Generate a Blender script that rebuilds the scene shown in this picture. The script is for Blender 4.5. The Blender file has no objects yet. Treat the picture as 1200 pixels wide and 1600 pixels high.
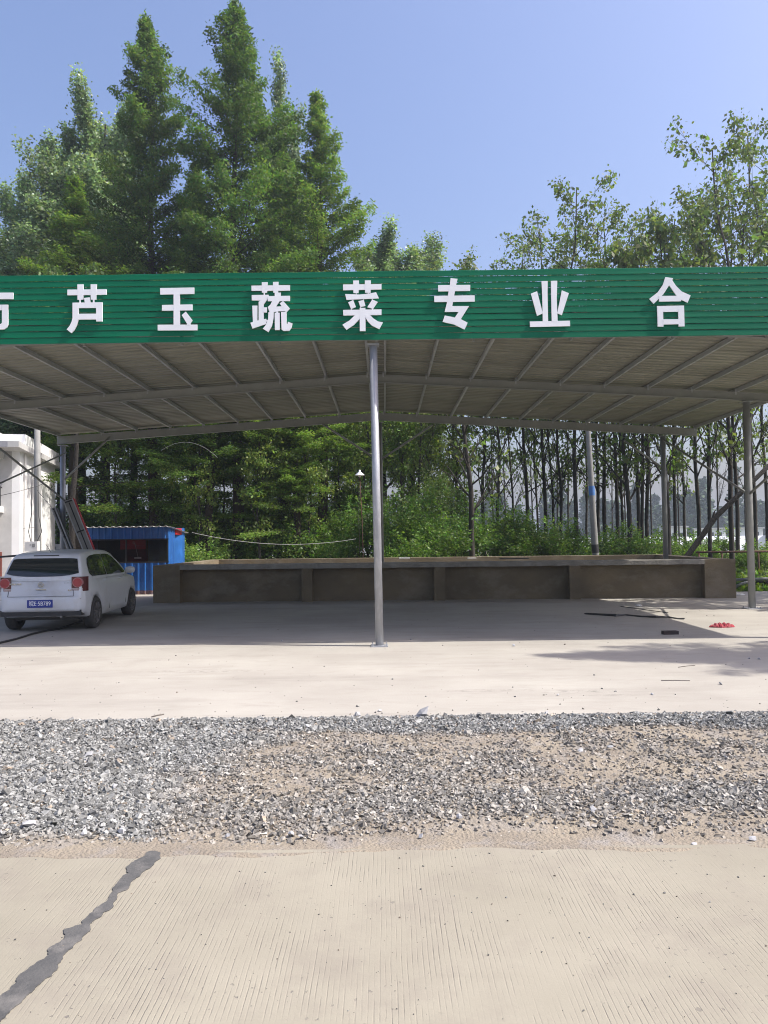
import bpy, bmesh, math, random
import numpy as np
from mathutils import Vector, Matrix

SC = bpy.context.scene
COL = SC.collection
R = math.radians
rnd = random.Random(7)
NR = np.random.RandomState(11)

# ------------------------------------------------------------------ camera
EYE = 1.6
PITCH, ROLL = R(1.96), R(0.72)
cam_d = bpy.data.cameras.new("camera")
cam = bpy.data.objects.new("camera", cam_d)
COL.objects.link(cam)
cam_d.sensor_fit = 'VERTICAL'
cam_d.sensor_height = 36
cam_d.lens = 27
cam_d.clip_end = 3000
CM = Matrix.Translation((0, 0, EYE)) @ Matrix.Rotation(R(90) + PITCH, 4, 'X') @ Matrix.Rotation(-ROLL, 4, 'Z')
cam.matrix_world = CM
SC.camera = cam

# ------------------------------------------------------------------ sky, sun, exposure
SUN_AZ = math.atan2(0.747, -0.127)          # clockwise from +Y
SUN_EL = math.atan2(1.0, math.hypot(0.747, 0.127))
world = bpy.data.worlds.new("World")
SC.world = world
world.use_nodes = True
wn = world.node_tree.nodes
bg = wn["Background"]
sky = wn.new("ShaderNodeTexSky")
sky.sky_type = 'NISHITA'
sky.sun_disc = False
sky.sun_elevation = SUN_EL
sky.sun_rotation = SUN_AZ
sky.air_density = 1.3
sky.dust_density = 5.0
sky.ozone_density = 5.5
wb = wn.new("ShaderNodeVectorMath"); wb.operation = 'MULTIPLY'
wb.inputs[1].default_value = (1.065, .97, 1.04)      # the camera's white balance leans to violet
world.node_tree.links.new(sky.outputs[0], wb.inputs[0])
world.node_tree.links.new(wb.outputs[0], bg.inputs[0])
bg.inputs[1].default_value = 0.15
sun_d = bpy.data.lights.new("sun", 'SUN')
sun_d.energy = 4.5
sun_d.angle = R(0.5)
sun_d.color = (1.0, 0.955, 0.88)
sun = bpy.data.objects.new("sun", sun_d)
COL.objects.link(sun)
sdir = Vector((0.747, -0.127, 1.0)).normalized()
sun.rotation_euler = sdir.to_track_quat('Z', 'Y').to_euler()
sun.location = sdir * 60
SC.view_settings.view_transform = 'Standard'
SC.view_settings.look = 'None'
SC.view_settings.gamma = 1
SC.view_settings.exposure = 0.6
SC.view_settings.use_curve_mapping = False
SC.render.engine = 'CYCLES'
SC.cycles.use_denoising = True
SC.cycles.pixel_filter_type = 'BLACKMAN_HARRIS'
SC.cycles.filter_width = 1.05
SC.cycles.denoising_prefilter = 'ACCURATE'
SC.cycles.max_bounces = 8
SC.cycles.transparent_max_bounces = 8
SC.cycles.volume_bounces = 0

def at(px, py, Y):
    """world point on the plane y=Y seen at photograph pixel (px, py); used to take measurements off the photograph"""
    d = CM.to_3x3() @ Vector(((px - 600) / 1200, (800 - py) / 1200, -1))
    return Vector((0, 0, EYE)) + d * (Y / d.y)

def ground(px, py, z=0.0):
    d = CM.to_3x3() @ Vector(((px - 600) / 1200, (800 - py) / 1200, -1))
    return Vector((0, 0, EYE)) + d * ((z - EYE) / d.z)

# ------------------------------------------------------------------ helpers
def wloc(o):
    v = Vector((0, 0, 0))
    while o is not None:
        v = v + o.location
        o = o.parent
    return v

def tag(o, label=None, cat=None, group=None, kind=None):
    if label: o["label"] = label
    if cat: o["category"] = cat
    if group: o["group"] = group
    if kind: o["kind"] = kind
    return o

def thing(name, label, cat, loc=(0, 0, 0), group=None, rz=0):
    o = bpy.data.objects.new(name, None)
    o.empty_display_size = 0.2
    COL.objects.link(o)
    o.location = loc
    o.rotation_euler = (0, 0, rz)
    return tag(o, label, cat, group)

def link_mesh(name, me, mat, parent=None, kind=None, smooth=False):
    if mat is not None and not me.materials:
        me.materials.append(mat)
    if smooth:
        me.polygons.foreach_set("use_smooth", [True] * len(me.polygons))
    o = bpy.data.objects.new(name, me)
    COL.objects.link(o)
    if parent is not None:
        o.parent = parent
    if kind: o["kind"] = kind
    return o

def copy_tree(o, parent=None):
    c = o.copy()
    COL.objects.link(c)
    if parent is not None:
        c.parent = parent
    for ch in [k for k in o.children]:
        copy_tree(ch, c)
    return c

class MB:
    def __init__(self):
        self.v = []; self.f = []
    def add(self, vs, fs):
        n = len(self.v)
        self.v += [tuple(p) for p in vs]
        self.f += [tuple(i + n for i in f) for f in fs]
        return self
    def box(self, x0, y0, z0, x1, y1, z1, M=None):
        vs = [Vector((x, y, z)) for z in (z0, z1) for y in (y0, y1) for x in (x0, x1)]
        if M is not None: vs = [M @ p for p in vs]
        return self.add(vs, [(0, 2, 3, 1), (4, 5, 7, 6), (0, 1, 5, 4), (2, 6, 7, 3), (0, 4, 6, 2), (1, 3, 7, 5)])
    def bar(self, p0, p1, w, h, up=(0, 0, 1)):
        p0, p1 = Vector(p0), Vector(p1)
        d = (p1 - p0); L = d.length; d.normalize()
        s = d.cross(Vector(up))
        if s.length < 1e-4: s = Vector((1, 0, 0))
        s.normalize(); u = s.cross(d)
        vs = []
        for p in (p0, p1):
            for a, b in ((-1, -1), (1, -1), (1, 1), (-1, 1)):
                vs.append(p + s * a * w / 2 + u * b * h / 2)
        return self.add(vs, [(0, 1, 2, 3)[::-1], (4, 5, 6, 7), (0, 1, 5, 4), (1, 2, 6, 5), (2, 3, 7, 6), (3, 0, 4, 7)])
    def tube(self, pts, r, n=8, caps=True):
        pts = [Vector(p) for p in pts]
        rs = r if isinstance(r, (list, tuple)) else [r] * len(pts)
        base = len(self.v)
        ref = None
        for i, p in enumerate(pts):
            d = (pts[min(i + 1, len(pts) - 1)] - pts[max(i - 1, 0)])
            if d.length < 1e-9: d = Vector((0, 0, 1))
            d.normalize()
            if ref is None:
                ref = d.orthogonal().normalized()
            ref = (ref - d * ref.dot(d))
            ref = ref.normalized() if ref.length > 1e-6 else d.orthogonal().normalized()
            b = d.cross(ref)
            for k in range(n):
                a = 2 * math.pi * k / n
                self.v.append(tuple(p + (ref * math.cos(a) + b * math.sin(a)) * rs[i]))
        for i in range(len(pts) - 1):
            for k in range(n):
                a = base + i * n + k; b2 = base + i * n + (k + 1) % n
                self.f.append((a, b2, b2 + n, a + n))
        if caps:
            self.f.append(tuple(base + k for k in range(n))[::-1])
            e = base + (len(pts) - 1) * n
            self.f.append(tuple(e + k for k in range(n)))
        return self
    def prism(self, poly, axis, a, b):
        """poly in the two other axes, extruded along axis from a to b"""
        def P(u, v, w):
            return {'x': (w, u, v), 'y': (u, w, v), 'z': (u, v, w)}[axis]
        n = len(poly)
        vs = [P(u, v, a) for u, v in poly] + [P(u, v, b) for u, v in poly]
        fs = [tuple(range(n)), tuple(range(n, 2 * n))[::-1]]
        fs += [(i, i + n, (i + 1) % n + n, (i + 1) % n) for i in range(n)]
        return self.add(vs, fs)
    def lathe(self, prof, c, n=20, axis='z'):
        base = len(self.v)
        for r, h in prof:
            for k in range(n):
                a = 2 * math.pi * k / n
                p = {'z': (r * math.cos(a), r * math.sin(a), h), 'x': (h, r * math.cos(a), r * math.sin(a)),
                     'y': (r * math.cos(a), h, r * math.sin(a))}[axis]
                self.v.append((c[0] + p[0], c[1] + p[1], c[2] + p[2]))
        for i in range(len(prof) - 1):
            for k in range(n):
                a = base + i * n + k; b = base + i * n + (k + 1) % n
                self.f.append((a, b, b + n, a + n))
        return self
    def mesh(self, name, off=None):
        v = self.v
        if off is not None:
            v = [(p[0] - off[0], p[1] - off[1], p[2] - off[2]) for p in v]
        me = bpy.data.meshes.new(name)
        me.from_pydata(v, [], self.f)
        bm = bmesh.new(); bm.from_mesh(me)
        bmesh.ops.recalc_face_normals(bm, faces=bm.faces)
        bm.to_mesh(me); bm.free()
        return me
    def build(self, name, mat, parent=None, kind=None, smooth=False, local=False, label=None):
        off = wloc(parent) if (parent is not None and not local) else None
        me = self.mesh(name, off)
        o = link_mesh(name, me, mat, parent, kind, smooth)
        if label: o["label"] = label
        return o

def np_mesh(name, V, F, mat=None, col=None):
    V = np.asarray(V, dtype=np.float32); F = np.asarray(F, dtype=np.int32)
    me = bpy.data.meshes.new(name)
    me.vertices.add(len(V)); me.vertices.foreach_set("co", V.ravel())
    k = F.shape[1]
    me.loops.add(F.size); me.loops.foreach_set("vertex_index", F.ravel())
    me.polygons.add(len(F))
    me.polygons.foreach_set("loop_start", np.arange(0, F.size, k, dtype=np.int32))
    me.polygons.foreach_set("loop_total", np.full(len(F), k, dtype=np.int32))
    me.update(calc_edges=True)
    me.shade_flat()
    if col is not None:
        a = me.color_attributes.new("tint", 'FLOAT_COLOR', 'POINT')
        c = np.ones((len(V), 4), dtype=np.float32); c[:, :3] = col
        a.data.foreach_set("color", c.ravel())
    if mat is not None: me.materials.append(mat)
    return me

# ------------------------------------------------------------------ materials
def new_mat(name):
    m = bpy.data.materials.new(name); m.use_nodes = True
    return m, m.node_tree.nodes, m.node_tree.links, m.node_tree.nodes["Principled BSDF"]

def pmat(name, c1, c2=None, scale=4.0, rough=0.7, metal=0.0, bump=0.0, bscale=60.0, stretch=(1, 1, 1), spec=0.5,
         c3=None, s3=0.8, lo=0.35, hi=0.65, dist=0.01, obj_rand=0.0):
    m, N, L, P = new_mat(name)
    P.inputs["Roughness"].default_value = rough
    P.inputs["Metallic"].default_value = metal
    P.inputs["Specular IOR Level"].default_value = spec
    tc = N.new("ShaderNodeTexCoord"); mp = N.new("ShaderNodeMapping")
    mp.inputs["Scale"].default_value = stretch
    L.new(tc.outputs["Object"], mp.inputs[0])
    if c2 is None: c2 = tuple(x * 0.85 for x in c1)
    n1 = N.new("ShaderNodeTexNoise"); n1.inputs["Scale"].default_value = scale; n1.inputs["Detail"].default_value = 6
    L.new(mp.outputs[0], n1.inputs["Vector"])
    r1 = N.new("ShaderNodeMapRange"); r1.inputs[1].default_value = lo; r1.inputs[2].default_value = hi
    L.new(n1.outputs["Fac"], r1.inputs[0])
    mx = N.new("ShaderNodeMix"); mx.data_type = 'RGBA'
    mx.inputs[6].default_value = (*c1, 1); mx.inputs[7].default_value = (*c2, 1)
    L.new(r1.outputs[0], mx.inputs[0])
    out = mx.outputs[2]
    if c3 is not None:
        n2 = N.new("ShaderNodeTexNoise"); n2.inputs["Scale"].default_value = s3; n2.inputs["Detail"].default_value = 8
        n2.inputs["Roughness"].default_value = 0.65
        L.new(mp.outputs[0], n2.inputs["Vector"])
        r2 = N.new("ShaderNodeMapRange"); r2.inputs[1].default_value = 0.5; r2.inputs[2].default_value = 0.75
        L.new(n2.outputs["Fac"], r2.inputs[0])
        m2 = N.new("ShaderNodeMix"); m2.data_type = 'RGBA'
        L.new(r2.outputs[0], m2.inputs[0]); L.new(out, m2.inputs[6]); m2.inputs[7].default_value = (*c3, 1)
        out = m2.outputs[2]
    if obj_rand:
        oi = N.new("ShaderNodeObjectInfo"); hs = N.new("ShaderNodeHueSaturation")
        mr = N.new("ShaderNodeMapRange"); mr.inputs[3].default_value = 1 - obj_rand; mr.inputs[4].default_value = 1 + obj_rand
        L.new(oi.outputs["Random"], mr.inputs[0]); L.new(mr.outputs[0], hs.inputs["Value"]); L.new(out, hs.inputs["Color"])
        out = hs.outputs[0]
    L.new(out, P.inputs["Base Color"])
    if bump:
        nb = N.new("ShaderNodeTexNoise"); nb.inputs["Scale"].default_value = bscale; nb.inputs["Detail"].default_value = 5
        L.new(mp.outputs[0], nb.inputs["Vector"])
        b = N.new("ShaderNodeBump"); b.inputs["Strength"].default_value = bump; b.inputs["Distance"].default_value = dist
        L.new(nb.outputs["Fac"], b.inputs["Height"]); L.new(b.outputs[0], P.inputs["Normal"])
    return m

def tint_mat(name, rough=0.6, transl=0.0, spec=0.3, gain=(1, 1, 1), noise=None):
    m, N, L, P = new_mat(name)
    P.inputs["Roughness"].default_value = rough
    P.inputs["Specular IOR Level"].default_value = spec
    a = N.new("ShaderNodeAttribute"); a.attribute_name = "tint"
    out = a.outputs["Color"]
    if noise:
        tc = N.new("ShaderNodeTexCoord"); nz = N.new("ShaderNodeTexNoise"); nz.inputs["Scale"].default_value = noise
        nz.inputs["Detail"].default_value = 4
        L.new(tc.outputs["Object"], nz.inputs["Vector"])
        mr = N.new("ShaderNodeMapRange"); mr.inputs[1].default_value = .3; mr.inputs[2].default_value = .7
        mr.inputs[3].default_value = .7; mr.inputs[4].default_value = 1.25
        L.new(nz.outputs["Fac"], mr.inputs[0])
        vm = N.new("ShaderNodeVectorMath"); vm.operation = 'SCALE'
        L.new(out, vm.inputs[0]); L.new(mr.outputs[0], vm.inputs["Scale"])
        out = vm.outputs[0]
    L.new(out, P.inputs["Base Color"])
    if transl:
        t = N.new("ShaderNodeBsdfTranslucent")
        g = N.new("ShaderNodeVectorMath"); g.operation = 'MULTIPLY'; g.inputs[1].default_value = (1.5, 1.7, 0.7)
        L.new(a.outputs["Color"], g.inputs[0]); L.new(g.outputs[0], t.inputs["Color"])
        mx = N.new("ShaderNodeMixShader"); mx.inputs[0].default_value = transl
        L.new(P.outputs[0], mx.inputs[1]); L.new(t.outputs[0], mx.inputs[2])
        L.new(mx.outputs[0], N["Material Output"].inputs["Surface"])
    return m

def apron_mat():
    m, N, L, P = new_mat("pale_concrete")
    P.inputs["Roughness"].default_value = 0.85
    P.inputs["Specular IOR Level"].default_value = 0.3
    tc = N.new("ShaderNodeTexCoord")
    def noise(s, d=6, r=.6, st=(1, 1, 1)):
        mp = N.new("ShaderNodeMapping"); mp.inputs["Scale"].default_value = st
        L.new(tc.outputs["Object"], mp.inputs[0])
        n = N.new("ShaderNodeTexNoise"); n.inputs["Scale"].default_value = s; n.inputs["Detail"].default_value = d
        n.inputs["Roughness"].default_value = r
        L.new(mp.outputs[0], n.inputs["Vector"]); return n.outputs["Fac"]
    def rng(x, a, b, c=0, d=1):
        r = N.new("ShaderNodeMapRange"); r.inputs[1].default_value = a; r.inputs[2].default_value = b
        r.inputs[3].default_value = c; r.inputs[4].default_value = d
        L.new(x, r.inputs[0]); return r.outputs[0]
    def mix(f, a, b):
        x = N.new("ShaderNodeMix"); x.data_type = 'RGBA'
        L.new(f, x.inputs[0])
        for i, c in ((6, a), (7, b)):
            if isinstance(c, tuple): x.inputs[i].default_value = (*c, 1)
            else: L.new(c, x.inputs[i])
        return x.outputs[2]
    c = mix(rng(noise(.45, 5), .35, .65), (.38, .358, .312), (.31, .288, .25))
    c = mix(rng(noise(1.6, 8, .7, (1, 2.2, 1)), .52, .8, 0, .55), c, (.24, .215, .185))
    c = mix(rng(noise(1.1, 9, .75, (.25, 1.6, 1)), .50, .72, 0, .5), c, (.22, .20, .175))
    c = mix(rng(noise(28, 4, .8), .60, .75, 0, .35), c, (.33, .29, .25))
    c = mix(rng(noise(120, 2, .5), .66, .72, 0, .5), c, (.2, .18, .16))
    g = ground(905, 1080)
    for dx, dy, sx, sy in ((0, 0, .42, .10), (.28, -.22, .30, .05), (-.9, .1, .5, .08), (-4.2, 1.5, .8, .12)):
        mp = N.new("ShaderNodeMapping"); mp.vector_type = 'TEXTURE'
        mp.inputs["Location"].default_value = (g.x + dx, g.y + dy, 0); mp.inputs["Scale"].default_value = (sx, sy, 1)
        L.new(tc.outputs["Object"], mp.inputs[0])
        ln = N.new("ShaderNodeVectorMath"); ln.operation = 'LENGTH'; L.new(mp.outputs[0], ln.inputs[0])
        mm = N.new("ShaderNodeMath"); mm.operation = 'MULTIPLY'
        L.new(rng(ln.outputs["Value"], 1.3, .1), mm.inputs[0]); L.new(rng(noise(9, 6, .8), .46, .68, 0, .8), mm.inputs[1])
        c = mix(mm.outputs[0], c, (.09, .08, .07))
    L.new(c, P.inputs["Base Color"])
    b = N.new("ShaderNodeBump"); b.inputs["Strength"].default_value = .5; b.inputs["Distance"].default_value = .006
    L.new(noise(45, 6), b.inputs["Height"]); L.new(b.outputs[0], P.inputs["Normal"])
    return m

def road_mat():
    m, N, L, P = new_mat("grooved_road_concrete")
    P.inputs["Roughness"].default_value = 0.85
    P.inputs["Specular IOR Level"].default_value = 0.3
    tc = N.new("ShaderNodeTexCoord")
    def noise(s, d=6, r=.6, st=(1, 1, 1)):
        mp = N.new("ShaderNodeMapping"); mp.inputs["Scale"].default_value = st
        L.new(tc.outputs["Object"], mp.inputs[0])
        n = N.new("ShaderNodeTexNoise"); n.inputs["Scale"].default_value = s; n.inputs["Detail"].default_value = d
        n.inputs["Roughness"].default_value = r
        L.new(mp.outputs[0], n.inputs["Vector"]); return n.outputs["Fac"]
    def rng(x, a, b, c=0, d=1):
        r = N.new("ShaderNodeMapRange"); r.inputs[1].default_value = a; r.inputs[2].default_value = b
        r.inputs[3].default_value = c; r.inputs[4].default_value = d
        L.new(x, r.inputs[0]); return r.outputs[0]
    def mth(op, a, b=None, c=None):
        x = N.new("ShaderNodeMath"); x.operation = op
        for i, q in enumerate((a, b, c)):
            if q is None: continue
            if isinstance(q, (int, float)): x.inputs[i].default_value = q
            else: L.new(q, x.inputs[i])
        return x.outputs[0]
    def mix(f, a, b):
        x = N.new("ShaderNodeMix"); x.data_type = 'RGBA'
        L.new(f, x.inputs[0])
        for i, c in ((6, a), (7, b)):
            if isinstance(c, tuple): x.inputs[i].default_value = (*c, 1)
            else: L.new(c, x.inputs[i])
        return x.outputs[2]
    sp = N.new("ShaderNodeSeparateXYZ"); L.new(tc.outputs["Object"], sp.inputs[0])
    wob = mth('MULTIPLY', mth('SUBTRACT', noise(1.3, 2), .5), .018)
    x = mth('ADD', sp.outputs[0], wob)
    s = mth('SINE', mth('MULTIPLY', x, 2 * math.pi / 0.0205))
    g = rng(s, .55, 1.0)
    broken = rng(noise(7, 5, .75, (6, .6, 1)), .42, .60)
    worn = rng(noise(.9, 5, .65, (1.6, 1, 1)), .44, .60)
    g = mth('MULTIPLY', mth('MULTIPLY', g, broken), mth('ADD', mth('MULTIPLY', worn, .85), .15))
    c = mix(rng(noise(.8, 5), .35, .65), (.285, .262, .205), (.24, .22, .17))
    c = mix(rng(noise(2.3, 8, .72), .48, .72, 0, .7), c, (.215, .19, .155))
    c = mix(rng(noise(70, 4, .8), .58, .78, 0, .45), c, (.20, .175, .145))
    c = mix(mth('MULTIPLY', g, .4), c, (.15, .13, .11))
    pits = mth('MULTIPLY', rng(noise(38, 2, .4), .69, .71), rng(noise(1.4, 2), .50, .62))
    c = mix(mth('MULTIPLY', pits, .75), c, (.12, .11, .10))
    L.new(c, P.inputs["Base Color"])
    h = mth('SUBTRACT', mth('MULTIPLY', noise(60, 6), .35), mth('ADD', g, pits))
    b = N.new("ShaderNodeBump"); b.inputs["Strength"].default_value = .7; b.inputs["Distance"].default_value = .0035
    L.new(h, b.inputs["Height"]); L.new(b.outputs[0], P.inputs["Normal"])
    return m

def glass_mat(name, base=(.02, .025, .025), rough=.03, alpha=1.0):
    m, N, L, P = new_mat(name)
    P.inputs["Base Color"].default_value = (*base, 1)
    P.inputs["Roughness"].default_value = rough
    P.inputs["Specular IOR Level"].default_value = .8
    P.inputs["Alpha"].default_value = alpha
    return m

M = {}
M['apron'] = apron_mat()
M['road'] = road_mat()
M['dirt'] = pmat("sandy_dirt", (.275, .235, .175), (.205, .175, .135), 2.2, .95, bump=1, bscale=55, c3=(.26, .245, .23), s3=4.5, dist=.02)
M['field'] = pmat("field_soil_and_grass", (.09, .12, .035), (.13, .125, .06), .6, .95, bump=1, bscale=4, c3=(.06, .085, .025), s3=.2, dist=.2)
M['tar'] = pmat("tar_sealant", (.062, .062, .060), (.09, .088, .083), 7, .8, bump=.6, bscale=80, dist=.006, c3=(.17, .16, .145), s3=6)
M['stone'] = tint_mat("crushed_stone", .85, noise=60)
M['green'] = pmat("green_painted_steel", (.003, .135, .066), (.003, .115, .058), 1.2, .55, bump=.06, bscale=7, stretch=(1, 1, 8), c3=(.006, .14, .075), s3=1.5, obj_rand=.06, spec=.12)
M['white'] = pmat("white_acrylic_letters", (.84, .85, .86), (.80, .81, .82), 3, .35, obj_rand=.03)
M['galv'] = pmat("galvanised_steel", (.40, .41, .43), (.33, .34, .36), 6, .5, metal=.4, bump=.15, bscale=35, c3=(.5, .51, .53), s3=14, stretch=(1, 1, .35))
M['beam'] = pmat("grey_primed_steel", (.30, .305, .29), (.24, .245, .235), 3, .55, metal=.3, bump=.1, bscale=20, c3=(.34, .34, .32), s3=3, obj_rand=.12)
M['purlin'] = pmat('zinc_coated_purlin', (.44, .45, .44), (.34, .35, .35), 3, .5, metal=.3, bump=.1, bscale=20, c3=(.42, .43, .43), s3=3, obj_rand=.15)
M['sheet'] = pmat("grey_beige_roof_sheet", (.255, .25, .195), (.215, .21, .16), 1.5, .5, metal=.1, stretch=(.4, 3, 1), c3=(.31, .30, .235), s3=2.2, obj_rand=.14)
M['pool'] = pmat("brown_cement_render", (.185, .145, .088), (.13, .105, .066), 1.1, .9, bump=.8, bscale=26, c3=(.24, .205, .15), s3=1.3, dist=.012, stretch=(1, 1, 1.6))
M['coping'] = pmat("grey_cement_coping", (.30, .285, .25), (.23, .215, .185), 2.5, .9, bump=1, bscale=20, c3=(.16, .15, .13), s3=2.4, dist=.015)
M['blue'] = pmat("blue_painted_sheet", (.028, .125, .38), (.024, .10, .30), 3, .35, bump=.1, bscale=10, c3=(.04, .17, .50), s3=2)
M['rustfoot'] = pmat("rusty_blue_sheet", (.20, .10, .07), (.10, .10, .16), 9, .8, bump=.4)
M['red'] = pmat("red_painted_print", (.42, .02, .03), (.34, .015, .025), 3, .5)
M['redcloth'] = pmat("red_plastic_cloth", (.38, .02, .035), (.22, .012, .022), 14, .5, bump=.6, bscale=50)
M['dark'] = pmat("dark_interior", (.025, .024, .026), (.016, .016, .018), 3, .7)
M['glassd'] = glass_mat("dark_tinted_glass")
M['boothglass'] = glass_mat("booth_window_glass", (.015, .013, .012), .06, .28)
M['carpaint'] = pmat("white_car_paint", (.62, .64, .66), (.58, .60, .62), 2, .28, spec=.6, c3=(.50, .49, .46), s3=1.8)
M['blackplastic'] = pmat("black_plastic", (.022, .022, .023), (.03, .03, .03), 8, .5, bump=.2)
M['tyre'] = pmat("dusty_tyre_rubber", (.035, .034, .033), (.055, .052, .048), 12, .85, bump=.4, bscale=60)
M['rim'] = pmat("dusty_alloy", (.30, .29, .28), (.20, .19, .18), 10, .4, metal=.6)
M['chrome'] = pmat("chrome_trim", (.55, .55, .56), (.5, .5, .5), 4, .18, metal=.9)
M['lampred'] = pmat("red_lamp_lens", (.33, .03, .045), (.28, .02, .035), 8, .15, spec=.8)
M['lampdark'] = pmat('dark_red_lamp_housing', (.10, .012, .018), (.07, .01, .014), 8, .15, spec=.8)
M['lamppink'] = pmat("pale_lamp_lens", (.42, .16, .18), (.36, .12, .14), 20, .15, spec=.8)
M['lampclear'] = pmat("clear_lamp_lens", (.38, .30, .31), (.3, .24, .25), 60, .15, spec=.8)
M['plate'] = pmat("blue_number_plate", (.012, .035, .26), (.01, .03, .22), 5, .35)
M['platewhite'] = pmat("number_plate_white", (.75, .77, .8), (.7, .72, .75), 5, .4)
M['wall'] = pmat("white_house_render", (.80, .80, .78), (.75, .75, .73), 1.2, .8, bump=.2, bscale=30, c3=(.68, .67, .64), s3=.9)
M['wallgrey'] = pmat("grey_and_shaded_render", (.50, .495, .48), (.43, .425, .41), 1.5, .85, c3=(.36, .355, .34), s3=1.3)
M['brickred'] = pmat("red_brown_dado", (.22, .06, .04), (.17, .05, .035), 4, .8)
M['concrete'] = pmat("weathered_concrete", (.25, .25, .235), (.20, .20, .19), 3, .85, bump=.4, bscale=30, c3=(.21, .21, .20), s3=4)
M['utilblue'] = pmat("blue_paint_band", (.06, .17, .42), (.05, .14, .36), 9, .6)
M['bark'] = pmat("brown_fissured_bark", (.055, .040, .029), (.03, .023, .017), 5, .95, bump=1, bscale=14, stretch=(1, 1, .18), c3=(.085, .065, .05), s3=2.5, dist=.03)
M['barkdark'] = pmat('shade_darkened_bark', (.022, .018, .014), (.013, .011, .009), 5, .95, bump=1, bscale=14, dist=.03)  # near-black base colour puts the trunks' shaded, silhouetted look into the bark
M['barkgrey'] = pmat("grey_smooth_bark", (.042, .036, .029), (.026, .022, .018), 4, .95, bump=.8, bscale=16, stretch=(1, 1, .3), c3=(.065, .058, .047), s3=2, dist=.02)
M['leaf'] = tint_mat("leaf", .5, .42, .4)
M['leafglossy'] = tint_mat("glossy_poplar_leaf", .42, .35, .5)
M['needle'] = tint_mat("soft_needle_spray", .6, .42, .25)
M['rust'] = pmat("rusty_iron", (.12, .055, .035), (.07, .04, .03), 12, .9, bump=.5)
M['plasticwhite'] = pmat("greenhouse_film", (.62, .64, .66), (.52, .54, .56), .8, .3, spec=.6, stretch=(1, 1, 1))
M['blackrubber'] = pmat("black_rubber", (.015, .015, .016), (.025, .025, .025), 20, .6)
M['paper'] = pmat("off_white_card", (.70, .69, .65), (.62, .6, .56), 5, .7)
M['farleaf'] = tint_mat("far_foliage", .9, 0)
M['plank'] = pmat("weathered_plank", (.13, .115, .10), (.09, .08, .07), 5, .9, stretch=(.4, 3, 3), bump=.5)
M['boxgrey'] = pmat("light_box_back", (.26, .26, .25), (.20, .20, .19), 4, .6, metal=.2, c3=(.33, .33, .32), s3=3)
M['wire'] = pmat("grey_cable", (.35, .35, .34), (.28, .28, .27), 5, .6)
M['brick'] = pmat("dark_brick", (.055, .035, .03), (.04, .03, .028), 12, .9, bump=.6)

# ------------------------------------------------------------------ ground
APR0, APR1 = 6.93, 21.2        # apron depth
tag(MB().box(-700, -60, -2.0, 900, 1500, -0.085).build("field_ground", M['field']), kind='structure')
road = MB()
road.add([(-30, -10, 0), (30, -10, 0), (30, 4.02, 0), (-30, 4.02, 0), (-30, -10, -.3), (30, -10, -.3), (30, 4.02, -.3), (-30, 4.02, -.3)],
         [(0, 1, 2, 3), (4, 7, 6, 5), (0, 4, 5, 1), (1, 5, 6, 2), (2, 6, 7, 3), (3, 7, 4, 0)])
tag(road.build("road", M['road']), kind='structure')

# apron with a slightly wavy near edge, its top a fine grid with faint unevenness
def apron():
    xs = np.arange(-28, 12.01, .1); n = len(xs)
    edge = 6.9 + .05 * np.sin(xs * 1.7) + .03 * np.sin(xs * 5.1 + 1) + .015 * NR.randn(n)
    edge = np.where(xs > 1.2, edge + .08 * np.clip((xs - 1.2) / 3, 0, 1), edge)
    mb = MB()
    top = [(x, e, 0) for x, e in zip(xs, edge)]
    far = [(x, 21.3 + .12 * math.sin(x * 1.3) if x > 4 else 34.0, 0) for x in xs]
    vs = top + far + [(x, y, -.12) for x, y, _ in top] + [(x, y, -.12) for x, y, _ in far]
    fs = []
    for i in range(n - 1):
        fs += [(i, i + 1, n + i + 1, n + i), (i, 2 * n + i, 2 * n + i + 1, i + 1), (n + i, n + i + 1, 3 * n + i + 1, 3 * n + i)]
    fs += [(0, n, 3 * n, 2 * n), (n - 1, 3 * n - 1, 4 * n - 1, 2 * n - 1)]
    mb.add(vs, fs)
    return tag(mb.build("concrete_apron", M['apron']), kind='structure')
apron()

# gravel verge between road and apron: dirt bed with relief
def vnoise(x, y, s, seed=0):
    """smooth value noise in numpy"""
    x = np.asarray(x) * s + seed * 17.3; y = np.asarray(y) * s + seed * 9.1
    xi, yi = np.floor(x).astype(np.int64), np.floor(y).astype(np.int64)
    fx, fy = x - xi, y - yi
    fx = fx * fx * (3 - 2 * fx); fy = fy * fy * (3 - 2 * fy)
    def h(a, b):
        n = (a * 374761393 + b * 668265263 + seed * 1442695) & 0xffffffff
        n = ((n ^ (n >> 13)) * 1274126177) & 0xffffffff
        return ((n ^ (n >> 16)) & 0xffff) / 65535.0
    return (h(xi, yi) * (1 - fx) + h(xi + 1, yi) * fx) * (1 - fy) + (h(xi, yi + 1) * (1 - fx) + h(xi + 1, yi + 1) * fx) * fy

def fbm(x, y, s, seed=0):
    return (vnoise(x, y, s, seed) * .5 + vnoise(x, y, s * 2.1, seed + 1) * .3 + vnoise(x, y, s * 4.3, seed + 2) * .2)

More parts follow.
